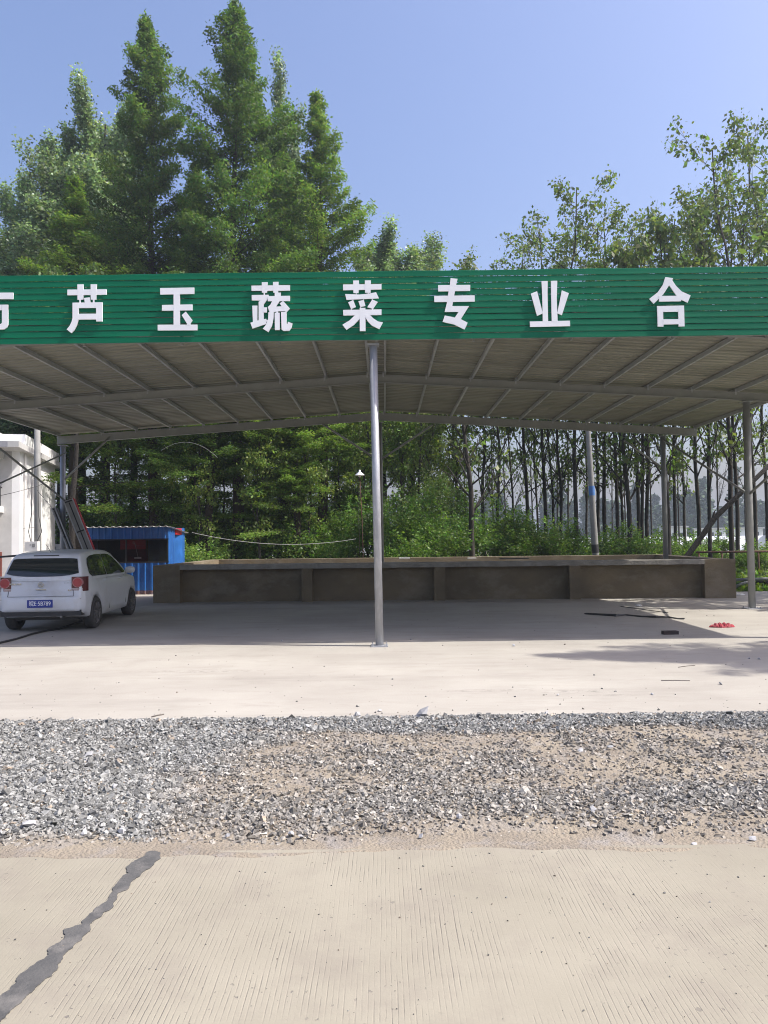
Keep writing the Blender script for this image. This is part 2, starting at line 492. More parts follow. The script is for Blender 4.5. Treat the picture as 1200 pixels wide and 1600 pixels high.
def density(x, y):
    """how much crushed stone covers the verge"""
    left = np.clip((-.55 - x + (fbm(x, y, .9, 3) - .5) * 2.4 + (5.3 - y) * .15) / .6, 0, 1)
    far = np.clip((y - 6.25 + (fbm(x, y, 1.2, 5) - .5) * .5) / .18, 0, 1)
    near = np.clip(1 - np.abs(y - 4.62 - .1 * np.sin(x * 1.1)) / .42 + (fbm(x, y, 1.5, 8) - .5) * 1.6, 0, 1) * .34
    base = .035 + .24 * np.clip((fbm(x, y, 1.6, 12) - .5) * 4, 0, 1)
    d = np.maximum(np.maximum(left, far), np.maximum(near, base))
    sand = np.clip((y - 4.13 - .05 * np.sin(x * 2.3) - (fbm(x, y, 2.5, 21) - .5) * .25) / .16, 0, 1)
    return d * (.10 + .90 * sand)

def bed_z(x, y):
    e = np.clip(np.minimum(y - 4.0, 6.98 - y) / .35, 0, 1)
    return -.028 + e * (.02 + .035 * fbm(x, y, .8, 31) + .010 * fbm(x, y, 6, 33)) + .035 * np.clip((y - 5.8) / .9, 0, 1) * e

def verge():
    xs = np.concatenate([np.linspace(-16, -4.05, 60), np.linspace(-4, 4, 520), np.linspace(4.05, 16, 60)]); ys = np.concatenate([np.linspace(3.82, 4.12, 34), np.linspace(4.14, 7.1, 66)])
    X, Y = np.meshgrid(xs, ys)
    Z = bed_z(X, Y)
    # sand spills a little over the road edge
    lip = np.clip((4.25 + .05 * np.sin(X * 3.1) - Y) / .25, 0, 1)
    thr = 3.86 + .17 * fbm(X, Y * .3, 1.6, 40) + .03 * fbm(X, Y, 14, 44)
    Z = Z * (1 - lip) + lip * (-.008 + .012 * np.clip((Y - thr) / .02, 0, 1))
    V = np.stack([X.ravel(), Y.ravel(), Z.ravel()], 1)
    i = np.arange(99)[:, None] * 640 + np.arange(639)[None, :]
    F = np.stack([i, i + 1, i + 641, i + 640], -1).reshape(-1, 4)
    me = np_mesh("dirt_verge", V, F, M['dirt'])
    o = link_mesh("dirt_verge", me, None, smooth=True)
    tag(o, kind='structure')
verge()

CUBE_V = np.array([[-1, -1, -1], [1, -1, -1], [1, 1, -1], [-1, 1, -1], [-1, -1, 1], [1, -1, 1], [1, 1, 1], [-1, 1, 1]], float)
CUBE_F = np.array([[0, 3, 2, 1], [4, 5, 6, 7], [0, 1, 5, 4], [1, 2, 6, 5], [2, 3, 7, 6], [3, 0, 4, 7]])
CUBE_T = np.concatenate([CUBE_F[:, [0, 1, 2]], CUBE_F[:, [0, 2, 3]]])
_t = (1 + 5 ** .5) / 2
ICO_V = np.array([[-1, _t, 0], [1, _t, 0], [-1, -_t, 0], [1, -_t, 0], [0, -1, _t], [0, 1, _t], [0, -1, -_t], [0, 1, -_t],
                  [_t, 0, -1], [_t, 0, 1], [-_t, 0, -1], [-_t, 0, 1]], float) / math.hypot(1, _t)
ICO_F = np.array([[0, 11, 5], [0, 5, 1], [0, 1, 7], [0, 7, 10], [0, 10, 11], [1, 5, 9], [5, 11, 4], [11, 10, 2], [10, 7, 6], [7, 1, 8],
                  [3, 9, 4], [3, 4, 2], [3, 2, 6], [3, 6, 8], [3, 8, 9], [4, 9, 5], [2, 4, 11], [6, 2, 10], [8, 6, 7], [9, 8, 1]])

def rot_mats(n, rs, tilt=1.0):
    a = rs.rand(n) * 2 * np.pi; b = (rs.rand(n) - .5) * tilt * 1.6; c = (rs.rand(n) - .5) * tilt * 1.6
    ca, sa, cb, sb, cc, sc = np.cos(a), np.sin(a), np.cos(b), np.sin(b), np.cos(c), np.sin(c)
    Z0 = np.zeros(n); O = np.ones(n)
    Rz = np.stack([np.stack([ca, -sa, Z0], -1), np.stack([sa, ca, Z0], -1), np.stack([Z0, Z0, O], -1)], 1)
    Rx = np.stack([np.stack([O, Z0, Z0], -1), np.stack([Z0, cb, -sb], -1), np.stack([Z0, sb, cb], -1)], 1)
    Ry = np.stack([np.stack([cc, Z0, sc], -1), np.stack([Z0, O, Z0], -1), np.stack([-sc, Z0, cc], -1)], 1)
    return Rz @ Rx @ Ry

def stones(P, size, rs, base='cube', jit=.38, flat=.6):
    n = len(P)
    bv, bf = (CUBE_V * .95, CUBE_T) if base == 'cube' else (ICO_V, ICO_F)
    k = len(bv)
    V = bv[None] * (.45 + .75 * rs.rand(n, k, 3)) + (rs.rand(n, k, 3) - .5) * jit * .8
    sc = np.stack([size * (.75 + .6 * rs.rand(n)), size * (.65 + .5 * rs.rand(n)), size * flat * (.6 + .7 * rs.rand(n))], -1)
    V = V * sc[:, None, :]
    V = np.einsum('nij,nkj->nki', rot_mats(n, rs, 1.0), V) + P[:, None, :]
    F = (bf[None] + (np.arange(n) * k)[:, None, None]).reshape(-1, 3)
    return V.reshape(-1, 3), F, k

def stone_cols(n, rs, tan=.08):
    v = .10 + .245 * rs.rand(n) ** 1.1
    c = np.stack([v * 1.0, v * 1.0, v * .94], -1)
    t = rs.rand(n) < tan
    c[t] = np.stack([v[t] * 1.12, v[t] * .93, v[t] * .72], -1)
    d = rs.rand(n) < .06
    c[d] *= .4
    w = rs.rand(n) < .05
    c[w] *= 1.45
    return c

def gravel():
    rs = np.random.RandomState(5)
    Vs, Fs, Cs = [], [], []; off = 0
    for cnt, s0, s1, base, flat in ((110000, .0045, .010, 'cube', .6), (42000, .009, .017, 'cube', .5), (1500, .017, .029, 'cube', .5)):
        # denser where the camera sees; thinner outward
        y = 4.0 + 2.98 * rs.rand(cnt * 3)
        x = (rs.rand(cnt * 3) - .5) * 2
        half = y * .5 + 1.0
        wide = rs.rand(len(x)) < .14
        x = np.where(wide, x * 9.0, x * half)
        d = density(x, y)
        pw = .7 if s0 < .01 else (1.3 if s0 < .02 else 1.5)
        keep = rs.rand(len(x)) < np.clip(d, 0, 1) ** pw
        x, y = x[keep][:cnt], y[keep][:cnt]
        n = len(x)
        sz = s0 + (s1 - s0) * rs.rand(n) ** 1.6
        pile = .016 * density(x, y) * rs.rand(n) * (1 if s0 < .02 else 1.6)
        z = bed_z(x, y) + sz * .25 + pile
        V, F, k = stones(np.stack([x, y, z], 1), sz, rs, base, flat=flat)
        c = stone_cols(n, rs, .035)
        brown = np.clip(1 - density(x, y) * 1.5, 0, 1)[:, None] * .5
        c = c * (1 - brown) + brown * np.array([.30, .25, .19]) * (c.mean(1)[:, None] / .26)
        Vs.append(V); Fs.append(F + off); Cs.append(np.repeat(c, k, 0)); off += len(V)
    me = np_mesh("gravel", np.concatenate(Vs), np.concatenate(Fs), M['stone'], np.concatenate(Cs))
    o = link_mesh("gravel", me, None, kind='stuff')
    tag(o, "grey crushed stone gravel strewn along the dirt verge", "gravel")
gravel()

# crumbs of grit on the road and the apron
def grit():
    rs = np.random.RandomState(8)
    n = 420
    y = 2.4 + 1.7 * rs.rand(n) ** .7; x = (rs.rand(n) - .5) * 2 * (y * .55 + .3)
    m = 380
    y2 = 6.95 + rs.rand(m) ** 2.2 * 10; x2 = (rs.rand(m) - .5) * 2 * (y2 * .52 + .3)
    P = np.stack([np.concatenate([x, x2]), np.concatenate([y, y2]), np.full(n + m, .002)], 1)
    sz = np.concatenate([.0012 + .0034 * rs.rand(n) ** 4, .003 + .010 * rs.rand(m) ** 4])
    V, F, k = stones(P, sz, rs)
    c = stone_cols(n + m, rs, .3) * .62
    o = link_mesh("grit", np_mesh("grit", V, F, M['stone'], np.repeat(c, k, 0)), None, kind='stuff')
    tag(o, "scattered crumbs of grit on the road and apron", "grit")
grit()

# tar strip
TL = [(492, 54), (468, 58), (455, 75), (432, 88), (410, 100), (400, 118), (402, 132), (380, 146), (365, 160), (350, 190), (338, 205), (320, 225), (306, 236), (295, 252), (258, 280),
      (255, 292), (230, 298), (205, 305), (198, 318), (203, 330), (190, 345), (168, 356), (150, 372), (151, 388), (135, 400), (116, 406), (96, 424), (72, 443), (58, 456), (50, 474), (30, 496), (0, 515), (-60, 560)]
TR = [(-50, 640), (0, 600), (22, 575), (60, 540), (82, 512), (110, 490), (140, 466), (165, 450), (180, 420), (200, 395), (222, 368), (240, 350), (262, 326), (280, 312), (284, 296),
      (298, 276), (316, 264), (330, 250), (357, 233), (365, 205), (378, 190), (400, 180), (405, 162), (420, 150), (442, 128), (470, 112), (500, 84), (502, 66)]
tpoly = []
for cx, cy in TL + TR:
    p = ground(cx / 2, 1300 + cy / 2)
    tpoly.append((p.x + rnd.uniform(-.004, .004), min(p.y, 4.02) + rnd.uniform(-.004, .004)))
def roughen(poly, amp, n=3):
    for _ in range(n):
        q = []
        for i in range(len(poly)):
            a, b = poly[i], poly[(i + 1) % len(poly)]
            L = math.hypot(b[0] - a[0], b[1] - a[1]); k = amp * L
            q += [a, ((a[0] + b[0]) / 2 + rnd.uniform(-k, k), min(4.02, (a[1] + b[1]) / 2 + rnd.uniform(-k, k)))]
        poly = q
    return poly
tpoly = roughen(tpoly, .16)
tm = MB().prism(tpoly, 'z', 0.0, .005)
tar = tm.build("tar_seal", M['tar'], kind=None)
tag(tar, "ragged dark grey tar seal running diagonally across the road joint", "tar seal")

# ------------------------------------------------------------------ loose stones and litter as things
ico_meshes = []
for i in range(6):
    rs = np.random.RandomState(60 + i)
    V, F, k = stones(np.zeros((1, 3)), np.ones(1), rs, 'ico', .42, .72)
    V[:, 2] = np.maximum(V[:, 2], -.45)
    c = np.repeat(stone_cols(1, rs, 0) * 0 + (.30 + .05 * i % .2), 12, 0)
    ico_meshes.append(np_mesh("stone", V, F, M['stone'], c))
ROCKS = [  # px, py(base), width px, label
    (660, 1131, 26, "largest pale angular rock standing at the far gravel edge"),
    (593, 1112, 8, "small stone lying just left of the largest pale rock"),
    (559, 1120, 14, "flat grey rock at the gravel edge beneath the centre post"),
    (854, 1116, 8, "dark pebble at the apron edge right of the largest rock"),
    (1127, 1070, 9, "brown stone on the sunlit apron under the red cloth"),
    (1187, 1031, 8, "paired dark stone in the shadow band near the right frame edge"),
    (1171, 1030, 6, "smaller dark stone left of the paired one in the shadow band"),
    (1020, 1086, 7, "small brown stone on the apron, left of the brown stone below the cloth"),
    (872, 1087, 5, "tiny dark stone beside the scuff mark on the apron"),
    (803, 1010, 6, "small dark stone right on the canopy shadow edge"),
    (642, 1000, 5, "small stone inside the canopy shadow, right of the centre post"),
    (440, 1002, 6, "small dark stone at the canopy shadow edge left of the post"),
    (1000, 1158, 14, "off white block of stone on the brown dirt patch"),
    (955, 1174, 12, "dark angular stone in the middle of the brown dirt"),
    (908, 1180, 11, "grey stone beside the dark angular one on brown dirt"),
    (480, 1148, 9, "black stone standing out in the far left gravel"),
    (1135, 1190, 10, "dark stone near the right frame edge in the dirt"),
    (718, 1287, 17, "light blue grey stone at the near gravel edge, centre"),
    (928, 1277, 14, "dark grey stone at the near gravel edge on the right"),
    (41, 1300, 24, "wide flat grey stone in the near left sand"),
    (190, 1306, 15, "pale blue stone lying alone on the near sand"),
    (130, 1308, 13, "off white stone on the near sand above the tar seal"),
    (355, 1310, 13, "grey stone in the near sand, centre left"),
    (455, 1307, 16, "whitish flat stone on the near sand left of centre"),
    (470, 1309, 10, "dark stone touching the whitish flat one on the near sand"),
    (1085, 1319, 13, "rounded blue grey stone by the road edge on the right"),
    (1178, 1313, 14, "grey stone by the road edge at the far right"),
    (658, 1310, 10, "dark grey stone by the road edge at the centre"),
    (258, 1212, 16, "tall grey shard standing up in the left gravel"),
    (178, 1238, 17, "dark charcoal rock in the left gravel"),
    (137, 1190, 15, "low dark flat rock in the far left gravel"),
]
for i, (px, py, w, lab) in enumerate(ROCKS):
    on_apron = py < 1125
    p = ground(px, py, 0)
    z = 0 if (on_apron or p.y < 4) else float(bed_z(np.array([p.x]), np.array([p.y]))[0]) + .012
    s = w / 1200 * p.y * .5
    o = link_mesh("stone", ico_meshes[i % 6], None)
    o.location = (p.x, p.y + s * .5, z + s * .42)
    o.scale = (s, s, s * (1.15 if i in (0, 28) else .85))
    o.rotation_euler = (rnd.uniform(-.2, .2), rnd.uniform(-.2, .2), rnd.uniform(0, 6))
    tag(o, lab, "stone", "loose stones on the verge and apron")

# brick, red cloth, torn sheet, sticks, hose
p = ground(1047, 991)
b = MB().box(-.12, -.055, 0, .12, .055, .055, Matrix.Rotation(.08, 4, 'Z'))
o = b.build("brick", M['brick']); o.location = (p.x, p.y, 0)
tag(o, "dark brick lying in the canopy shadow near its right corner", "brick")

def crumple(name, px, py, sx, sy, sz, mat, seed, label, cat):
    rs = np.random.RandomState(seed)
    nu, nv = 26, 16
    p = ground(px, py)
    V = []
    for j in range(nv):
        for i in range(nu):
            u = i / (nu - 1) * 2 - 1; v = j / (nv - 1) * 2 - 1
            f = max(0, 1 - (u * u) ** 1.2) * max(0, 1 - (v * v) ** 1.2)
            h = .25 + abs(math.sin(u * 6 + v * 4 + seed)) * .6 * abs(math.cos(u * 3.1 - v * 5)) + rs.rand() * .22
            V.append((p.x + u * sx * (1 + .1 * rs.rand()) * (1 - .25 * v * v), p.y + v * sy * (1 + .15 * rs.rand()) * (1 - .5 * (u * u)), .004 + sz * h * f ** .6))
    F = [(j * nu + i, j * nu + i + 1, (j + 1) * nu + i + 1, (j + 1) * nu + i) for j in range(nv - 1) for i in range(nu - 1)]
    o = link_mesh(name, np_mesh(name, V, F, mat), None)
    return tag(o, label, cat)
crumple("cloth", 1128, 980, .21, .09, .085, M['redcloth'], 3, "crumpled red plastic cloth on the sunlit apron", "cloth")
crumple("paper_scrap", 998, 947, .07, .05, .05, M['paper'], 5, "small pale crumpled scrap at the shadow edge before the pool", "paper scrap")
crumple("plastic_sheet_scrap", 1156, 930, .13, .08, .06, M['paper'], 9, "crumpled pale sheet beside the foot of the pool's right pier", "plastic scrap")
# torn black strip
pts = [(914, 960), (935, 961), (960, 963), (975, 961), (1000, 964), (1022, 965), (1040, 964), (1056, 967), (1068, 968)]
mb = MB(); prev = None
for k, (px, py) in enumerate(pts):
    p = ground(px, py); w = [.02, .09, .07, .11, .05, .09, .13, .07, .02][k]
    h = .02 + .03 * rnd.random()
    a = [(p.x, p.y - w, .004), (p.x + .03, p.y - w * .3, h), (p.x - .02, p.y + w * .4, h * .6), (p.x, p.y + w, .004)]
    n = len(mb.v); mb.v += a
    if k: mb.f += [(n - 4 + j, n - 3 + j, n + 1 + j, n + j) for j in range(3)]
tag(mb.build("plastic_strip", M['blackrubber']), "torn black plastic strip lying across the canopy shadow edge", "plastic strip")
def stick(pa, pb, r, lab, name="stick", mat=None, arch=.0):
    a, b = ground(*pa), ground(*pb)
    m = (a + b) / 2 + Vector((0, .015, arch))
    for q in (a, b, m): q.z += r
    tag(MB().tube([a, m, b], r, 6).build(name, mat or M['plank'], smooth=True), lab, "stick")
stick((1033, 1064), (1078, 1064), .004, "thin straight stick on the apron, nearer one")
stick((1060, 1043), (1086, 1040), .004, "short thin stick on the apron by the shadow band")
stick((745, 1118), (757, 1121), .006, "short curved twig at the gravel's far edge")
stick((237, 1121), (256, 1117), .006, "curved twig lying on the apron left of centre")
stick((970, 948), (1044, 958), .008, "long thin bent stick before the pool at the shadow edge")
hose = [ground(-40, 1012), ground(0, 1006), ground(25, 1000), ground(50, 992), ground(72, 987), ground(92, 984), ground(110, 978), ground(128, 972)]
for q in hose: q.z += .018
tag(MB().tube(hose, .018, 8).build("hose", M['blackrubber'], smooth=True), "black hose running on the floor under the white car", "hose")

# ------------------------------------------------------------------ open shed
RX = -0.12                       # ridge position
def roof_z(x, base=5.13):        # top of the beams under the purlins
    return base - abs(x - RX) * 0.0625
YF, YM, YB = 11.55, 16.45, 21.5
EL, ER = -9.16, 8.82
shed = thing("open_shed", "long open sided steel shed with a low pitched sheet roof on posts", "shed", (RX, 16.5, 0))
def beam(y, x0, x1, h=.2, t=.09):
    for xa, xb in ((x0, RX), (RX, x1)):
        mb = MB()
        za, zb = roof_z(xa), roof_z(xb)
        for dz0, dz1, tt in ((0, -.014, t), (-h + .014, -h, t)):
            mb.add([(xa, y - tt / 2, za + dz1), (xb, y - tt / 2, zb + dz1), (xb, y + tt / 2, zb + dz1), (xa, y + tt / 2, za + dz1),
                    (xa, y - tt / 2, za + dz0), (xb, y - tt / 2, zb + dz0), (xb, y + tt / 2, zb + dz0), (xa, y + tt / 2, za + dz0)],
                   [(0, 1, 2, 3), (4, 7, 6, 5), (0, 4, 5, 1), (2, 6, 7, 3), (0, 3, 7, 4), (1, 5, 6, 2)])
        mb.add([(xa, y - .012, za - h + .014), (xb, y - .012, zb - h + .014), (xb, y + .012, zb - h + .014), (xa, y + .012, za - h + .014),
                (xa, y - .012, za - .014), (xb, y - .012, zb - .014), (xb, y + .012, zb - .014), (xa, y + .012, za - .014)],
               [(0, 1, 5, 4), (2, 3, 7, 6), (0, 4, 7, 3), (1, 2, 6, 5)])
        mb.build("rafter_beam", M['beam'], shed)
beam(YF, EL, ER, .2); beam(YM, EL, ER, .17); beam(YB, EL, ER, .21)
offs = [.17, 1.10, 2.05, 3.0, 3.95, 4.9, 5.85, 6.8, 7.75, 8.7]
for sgn in (-1, 1):
    for o_ in offs:
        x = RX + sgn * o_ + rnd.uniform(-.02, .02)
        if sgn > 0 and o_ == 8.7: x = ER - .06
        if sgn < 0 and o_ == 8.7: x = EL + .06
        z = roof_z(x) + .002
        mb = MB()
        # C section purlin: web, two flanges, two lips
        mb.box(x - .003, YF - .1, z, x + .003, YB + .1, z + .08)
        mb.box(x + .0035, YF - .1, z, x + .04, YB + .1, z + .004)
        mb.box(x + .0035, YF - .1, z + .076, x + .04, YB + .1, z + .08)
        mb.build("purlin", M['purlin'], shed)
        for y in (YM, YB):
            c = MB().box(x - .035, y - .05, z - .06, x - .0035, y - .046, z + .06)
            c.build("purlin_cleat", M['galv'], shed)
# roof sheets, ribs running from ridge to eave
def roof_sheet(y0, y1, side):
    xa, xb = (RX, EL - .08) if side < 0 else (RX, ER + .08)
    prof = []; y = y0
    while y < y1 - .01:
        prof += [(y, 0), (y + .10, 0), (y + .125, .019), (y + .17, .019), (y + .195, 0)]
        y += .2
    prof = [(a, b) for a, b in prof if a <= y1 + .11]
    V = []; nx = 12
    zoff = .004 + .004 * (int(round((y0 - YF) / 1.0)) % 2)
    for i in range(nx + 1):
        x = xa + (xb - xa) * i / nx
        wob = .0015 * math.sin(i * 1.7 + y0 * 3)
        for (yy, h) in prof:
            V.append((x - RX, yy - 16.5, roof_z(x) + .086 + h + zoff + wob))
    n = len(prof)
    F = [(i * n + j, i * n + j + 1, (i + 1) * n + j + 1, (i + 1) * n + j) for i in range(nx) for j in range(n - 1)]
    link_mesh("roof_sheet", np_mesh("roof_sheet", V, F, M['sheet']), None, shed)
y = YF - .12
while y < YB + .05:
    y1 = min(y + 1.02, YB + .16)
    for s in (-1, 1): roof_sheet(y, y1, s)
    y += 1.0
rc = MB()
for s in (-1, 1):
    rc.add([(RX, YF - .2, 5.28), (RX, YB + .2, 5.28), (RX + s * .25, YB + .2, 5.262), (RX + s * .25, YF - .2, 5.262)], [(0, 1, 2, 3)])
rc.build("ridge_cap", M['sheet'], shed)

def post(x, y, r, zt, mat, lean=(0, 0), plate=True):
    mb = MB().tube([(x, y, .012), (x + lean[0], y + lean[1], zt)], r, 20)
    o = mb.build("post", mat, shed, smooth=False)
    me = o.data
    me.polygons.foreach_set("use_smooth", [len(p.vertices) == 4 for p in me.polygons])
    if plate:
        bp = MB().box(x - r * 2.1, y - r * 2.1, .0, x + r * 2.1, y + r * 2.1, .014).build("base_plate", M['galv'], o)
        for sx in (-1, 1):
            for sy in (-1, 1):
                MB().tube([(x + sx * r * 1.7, y + sy * r * 1.7, .014), (x + sx * r * 1.7, y + sy * r * 1.7, .05)], .009, 6).build("anchor_bolt", M['galv'], o)
    tp = MB().box(x + lean[0] - r * 1.5, y + lean[1] - r * 1.5, zt, x + lean[0] + r * 1.5, y + lean[1] + r * 1.5, zt + .014).build("top_plate", M['galv'], o)
    return o
post(-.09, 11.48, .06, 4.50, M['galv'], (-.04, 0))
post(7.83, YF, .075, 4.40, M['galv'])
post(7.83, 16.45, .072, 4.43, M['beam'])
post(7.86, YB, .07, 4.36, M['beam'])
post(RX + .03, YB, .07, 4.85, M['beam'])
post(-9.0, YB, .075, 4.31, M['galv'])
post(-8.9, YM, .08, 4.36, M['galv'])
post(-8.9, YF, .075, 4.36, M['galv'])
def brace(a, b, r=.028):
    MB().tube([a, b], r, 8).build("brace", M['beam'], shed, smooth=True)
brace((7.83, 16.5, 2.46), (7.86, 21.42, 4.25))
brace((7.83, 16.4, 2.46), (7.83, 11.65, 4.2))
brace((7.80, YB, 3.5), tuple(at(975, 688, YB)))
brace(tuple(at(598, 716, YB)), tuple(at(676, 664, YB)))
brace(tuple(at(580, 712, YB)), tuple(at(503, 662, YB)))
brace(tuple(at(99, 751, YB)), tuple(at(172, 683, YB)))
brace((-8.88, 21.4, 2.75), (-8.9, 16.5, 4.15))
brace((-8.9, 16.5, 2.6), (-8.87, 21.4, 4.1), .022)
# fascia support frame behind the sign
fr = MB()
fr.box(EL, 11.36, 4.56, ER, 11.40, 4.60); fr.box(EL, 11.36, 5.45, ER, 11.40, 5.49)
fr.build("fascia_rail", M['beam'], shed)
for k in range(13):
    x = EL + .3 + k * 1.46
    MB().box(x, 11.405, 4.53, x + .04, 11.445, 5.5).build("fascia_strut", M['beam'], shed)

# ------------------------------------------------------------------ sign fascia
SY = 11.30
sign = thing("shop_sign", "long green slatted fascia sign with white lettering along the shed front", "sign", (0, SY, 4.55))
NS = 11; pitch = 1.035 / NS
zb0 = 4.545
for k in range(NS):
    for (xa, xb) in ((-9.5, -3.45), (-3.45, 3.05), (3.05, 9.4)):
        nx = 44
        V = []; z0 = zb0 + k * pitch
        th = rnd.uniform(-.0015, .0015)
        for i in range(nx + 1):
            x = xa + (xb - xa - .0006) * i / nx
            w = .0022 * math.sin(x * 2.3 + k * 2) + .0016 * math.sin(x * 9.1 + k) + rnd.uniform(-.0012, .0012)
            w2 = .0010 * math.sin(x * 5 + k * 1.3) + rnd.uniform(-.0006, .0006)
            zt = z0 + pitch - .0045 + min(w, .003); zl = z0 + w2 + th
            # face leans slightly, with folded lips top and bottom
            prof = [(SY + .03, zl + .014), (SY + .004, zl), (SY, zl + .004), (SY + .003, (zl + zt) / 2), (SY + .004, zt - .004), (SY + .009, zt), (SY + .03, zt - .010)]
            V += [(x, a - SY, b - 4.55) for a, b in prof]
        n = 7
        F = [(i * n + j, i * n + j + 1, (i + 1) * n + j + 1, (i + 1) * n + j) for i in range(nx) for j in range(n - 1)]
        link_mesh("green_slat", np_mesh("green_slat", V, F, M['green']), None, sign)

GLYPHS = {
 "市": ((0, 420), 15, [  # written in sixteenths below, already in photo pixels * 15
    [(-200, 330), (-95, 330), (-80, 560), (-185, 560)],
    [(-640, 555), (302, 553), (300, 705), (-640, 708)],
    [(-520, 838), (182, 836), (182, 965), (-520, 968)],
    [(-520, 838), (-385, 838), (-385, 1310), (-520, 1310)],
    [(-245, 700), (-105, 700), (-105, 1530), (-245, 1530)],
    [(40, 838), (182, 838), (182, 1310), (155, 1370), (95, 1415), (-40, 1420), (-55, 1285), (15, 1290), (40, 1262)]]),
 "芦": ((95, 435), 15, [
    [(148, 258), (1068, 248), (1066, 376), (148, 390)],
    [(382, 135), (524, 132), (520, 492), (386, 496)],
    [(694, 132), (838, 132), (824, 492), (696, 492)],
    [(425, 490), (460, 490), (460, 580), (430, 580)], [(745, 488), (780, 488), (780, 575), (750, 575)],
    [(540, 455), (670, 440), (695, 580), (562, 585)],
    [(272, 566), (970, 555), (972, 686), (272, 690)],
    [(824, 560), (972, 556), (970, 1005), (826, 1005)],
    [(405, 828), (830, 824), (830, 958), (405, 962)],
    [(272, 570), (416, 570), (414, 860), (404, 990), (370, 1100), (310, 1210), (245, 1280), (135, 1195), (205, 1110), (252, 1010), (272, 930)]]),
 "玉": ((240, 435), 15, [
    [(148, 222), (948, 208), (948, 358), (150, 374)],
    [(192, 618), (905, 604), (905, 742), (192, 752)],
    [(90, 1082), (1020, 1078), (1020, 1212), (92, 1216)],
    [(465, 350), (612, 350), (614, 1090), (465, 1090)],
    [(656, 858), (752, 772), (910, 978), (860, 1050), (855, 1100), (785, 1100), (780, 1060)]]),
 "蔬": ((385, 430), 15, [
    [(115, 240), (1020, 226), (1020, 354), (118, 360)],
    [(358, 160), (492, 155), (482, 404), (360, 404)],
    [(620, 155), (750, 150), (742, 404), (628, 404)],
    [(400, 400), (432, 400), (432, 465), (402, 465)], [(660, 400), (806, 404), (800, 490), (662, 490)],
    [(122, 462), (520, 455), (490, 560), (404, 680), (404, 1060), (285, 1060), (285, 620), (330, 590), (124, 586)],
    [(135, 712), (255, 708), (255, 1110), (152, 1115)],
    [(395, 752), (480, 750), (480, 870), (395, 870)],
    [(90, 1112), (250, 1062), (460, 1018), (470, 1040), (520, 1056), (515, 1085), (465, 1085), (465, 1140), (140, 1248)],
    [(500, 488), (1020, 480), (1020, 600), (500, 606)],
    [(610, 590), (790, 590), (690, 735), (560, 860), (535, 850), (500, 745), (560, 690)],
    [(530, 760), (690, 735), (900, 722), (930, 840), (740, 842), (590, 870), (545, 870)],
    [(780, 660), (860, 600), (1020, 780), (930, 875), (870, 790)],
    [(700, 830), (738, 830), (738, 890), (700, 890)],
    [(515, 870), (640, 865), (635, 1000), (600, 1180), (515, 1332), (385, 1252), (460, 1160), (510, 1020)],
    [(662, 880), (778, 878), (780, 1280), (668, 1282)],
    [(812, 862), (938, 860), (940, 1130), (960, 1150), (975, 1090), (1078, 1130), (1050, 1240), (1010, 1300), (870, 1304), (825, 1270)]]),
 "菜": ((528, 430), 15, [
    [(118, 212), (1022, 202), (1022, 328), (120, 346)],
    [(358, 120), (494, 118), (484, 412), (362, 412)],
    [(630, 118), (772, 116), (766, 404), (636, 404)],
    [(418, 405), (436, 405), (436, 455), (418, 455)], [(700, 400), (718, 400), (718, 450), (700, 450)],
    [(168, 436), (500, 450), (740, 425), (895, 395), (962, 538), (200, 574)],
    [(240, 632), (344, 585), (346, 550), (362, 550), (362, 590), (422, 740), (320, 785), (316, 815), (300, 815), (302, 775)],
    [(480, 606), (590, 580), (596, 550), (610, 550), (608, 582), (645, 712), (540, 740), (540, 775), (524, 775), (522, 735)],
    [(690, 745), (790, 590), (800, 545), (814, 545), (815, 570), (935, 625), (830, 775), (826, 810), (805, 810), (798, 780)],
    [(120, 812), (1022, 798), (1022, 926), (125, 942)],
    [(508, 765), (644, 762), (648, 1306), (512, 1306)],
    [(400, 935), (508, 930), (508, 1020), (380, 1160), (200, 1280), (105, 1160), (270, 1060)],
    [(645, 930), (750, 930), (830, 1010), (940, 1082), (1055, 1105), (970, 1262), (800, 1180), (700, 1080), (645, 985)]]),
 "专": ((672, 425), 15, [
    [(190, 302), (945, 296), (942, 436), (192, 450)],
    [(98, 556), (1048, 542), (1050, 688), (100, 700)],
    [(482, 138), (648, 156), (612, 300), (540, 690), (522, 796), (500, 930), (342, 930), (400, 700), (432, 460), (465, 300)],
    [(500, 794), (916, 794), (720, 1104), (580, 1062), (672, 930), (480, 930)],
    [(345, 1015), (575, 1062), (730, 1104), (882, 1186), (810, 1345), (560, 1225), (295, 1165)]]),
 "业": ((820, 425), 15, [
    [(120, 1156), (1064, 1136), (1066, 1264), (124, 1284)],
    [(395, 208), (540, 206), (536, 500), (550, 1160), (425, 1165), (415, 600)],
    [(615, 204), (764, 200), (752, 600), (774, 1160), (635, 1160)],
    [(145, 502), (290, 446), (425, 965), (290, 1026)],
    [(872, 426), (1036, 492), (872, 1008), (765, 962)]]),
 "合": ((1008, 425), 15, [
    [(482, 112), (662, 140), (640, 185), (580, 290), (430, 520), (310, 640), (205, 742), (102, 625), (300, 470), (420, 300)],
    [(560, 150), (640, 185), (730, 320), (860, 450), (1072, 545), (1002, 716), (850, 640), (740, 545), (565, 300)],
    [(330, 556), (850, 552), (850, 680), (332, 690)],
    [(285, 794), (915, 782), (915, 925), (286, 932)],
    [(285, 794), (420, 794), (436, 1276), (300, 1276)],
    [(778, 790), (915, 782), (930, 1272), (790, 1274)],
    [(425, 1106), (790, 1102), (790, 1220), (430, 1228)]]),
}
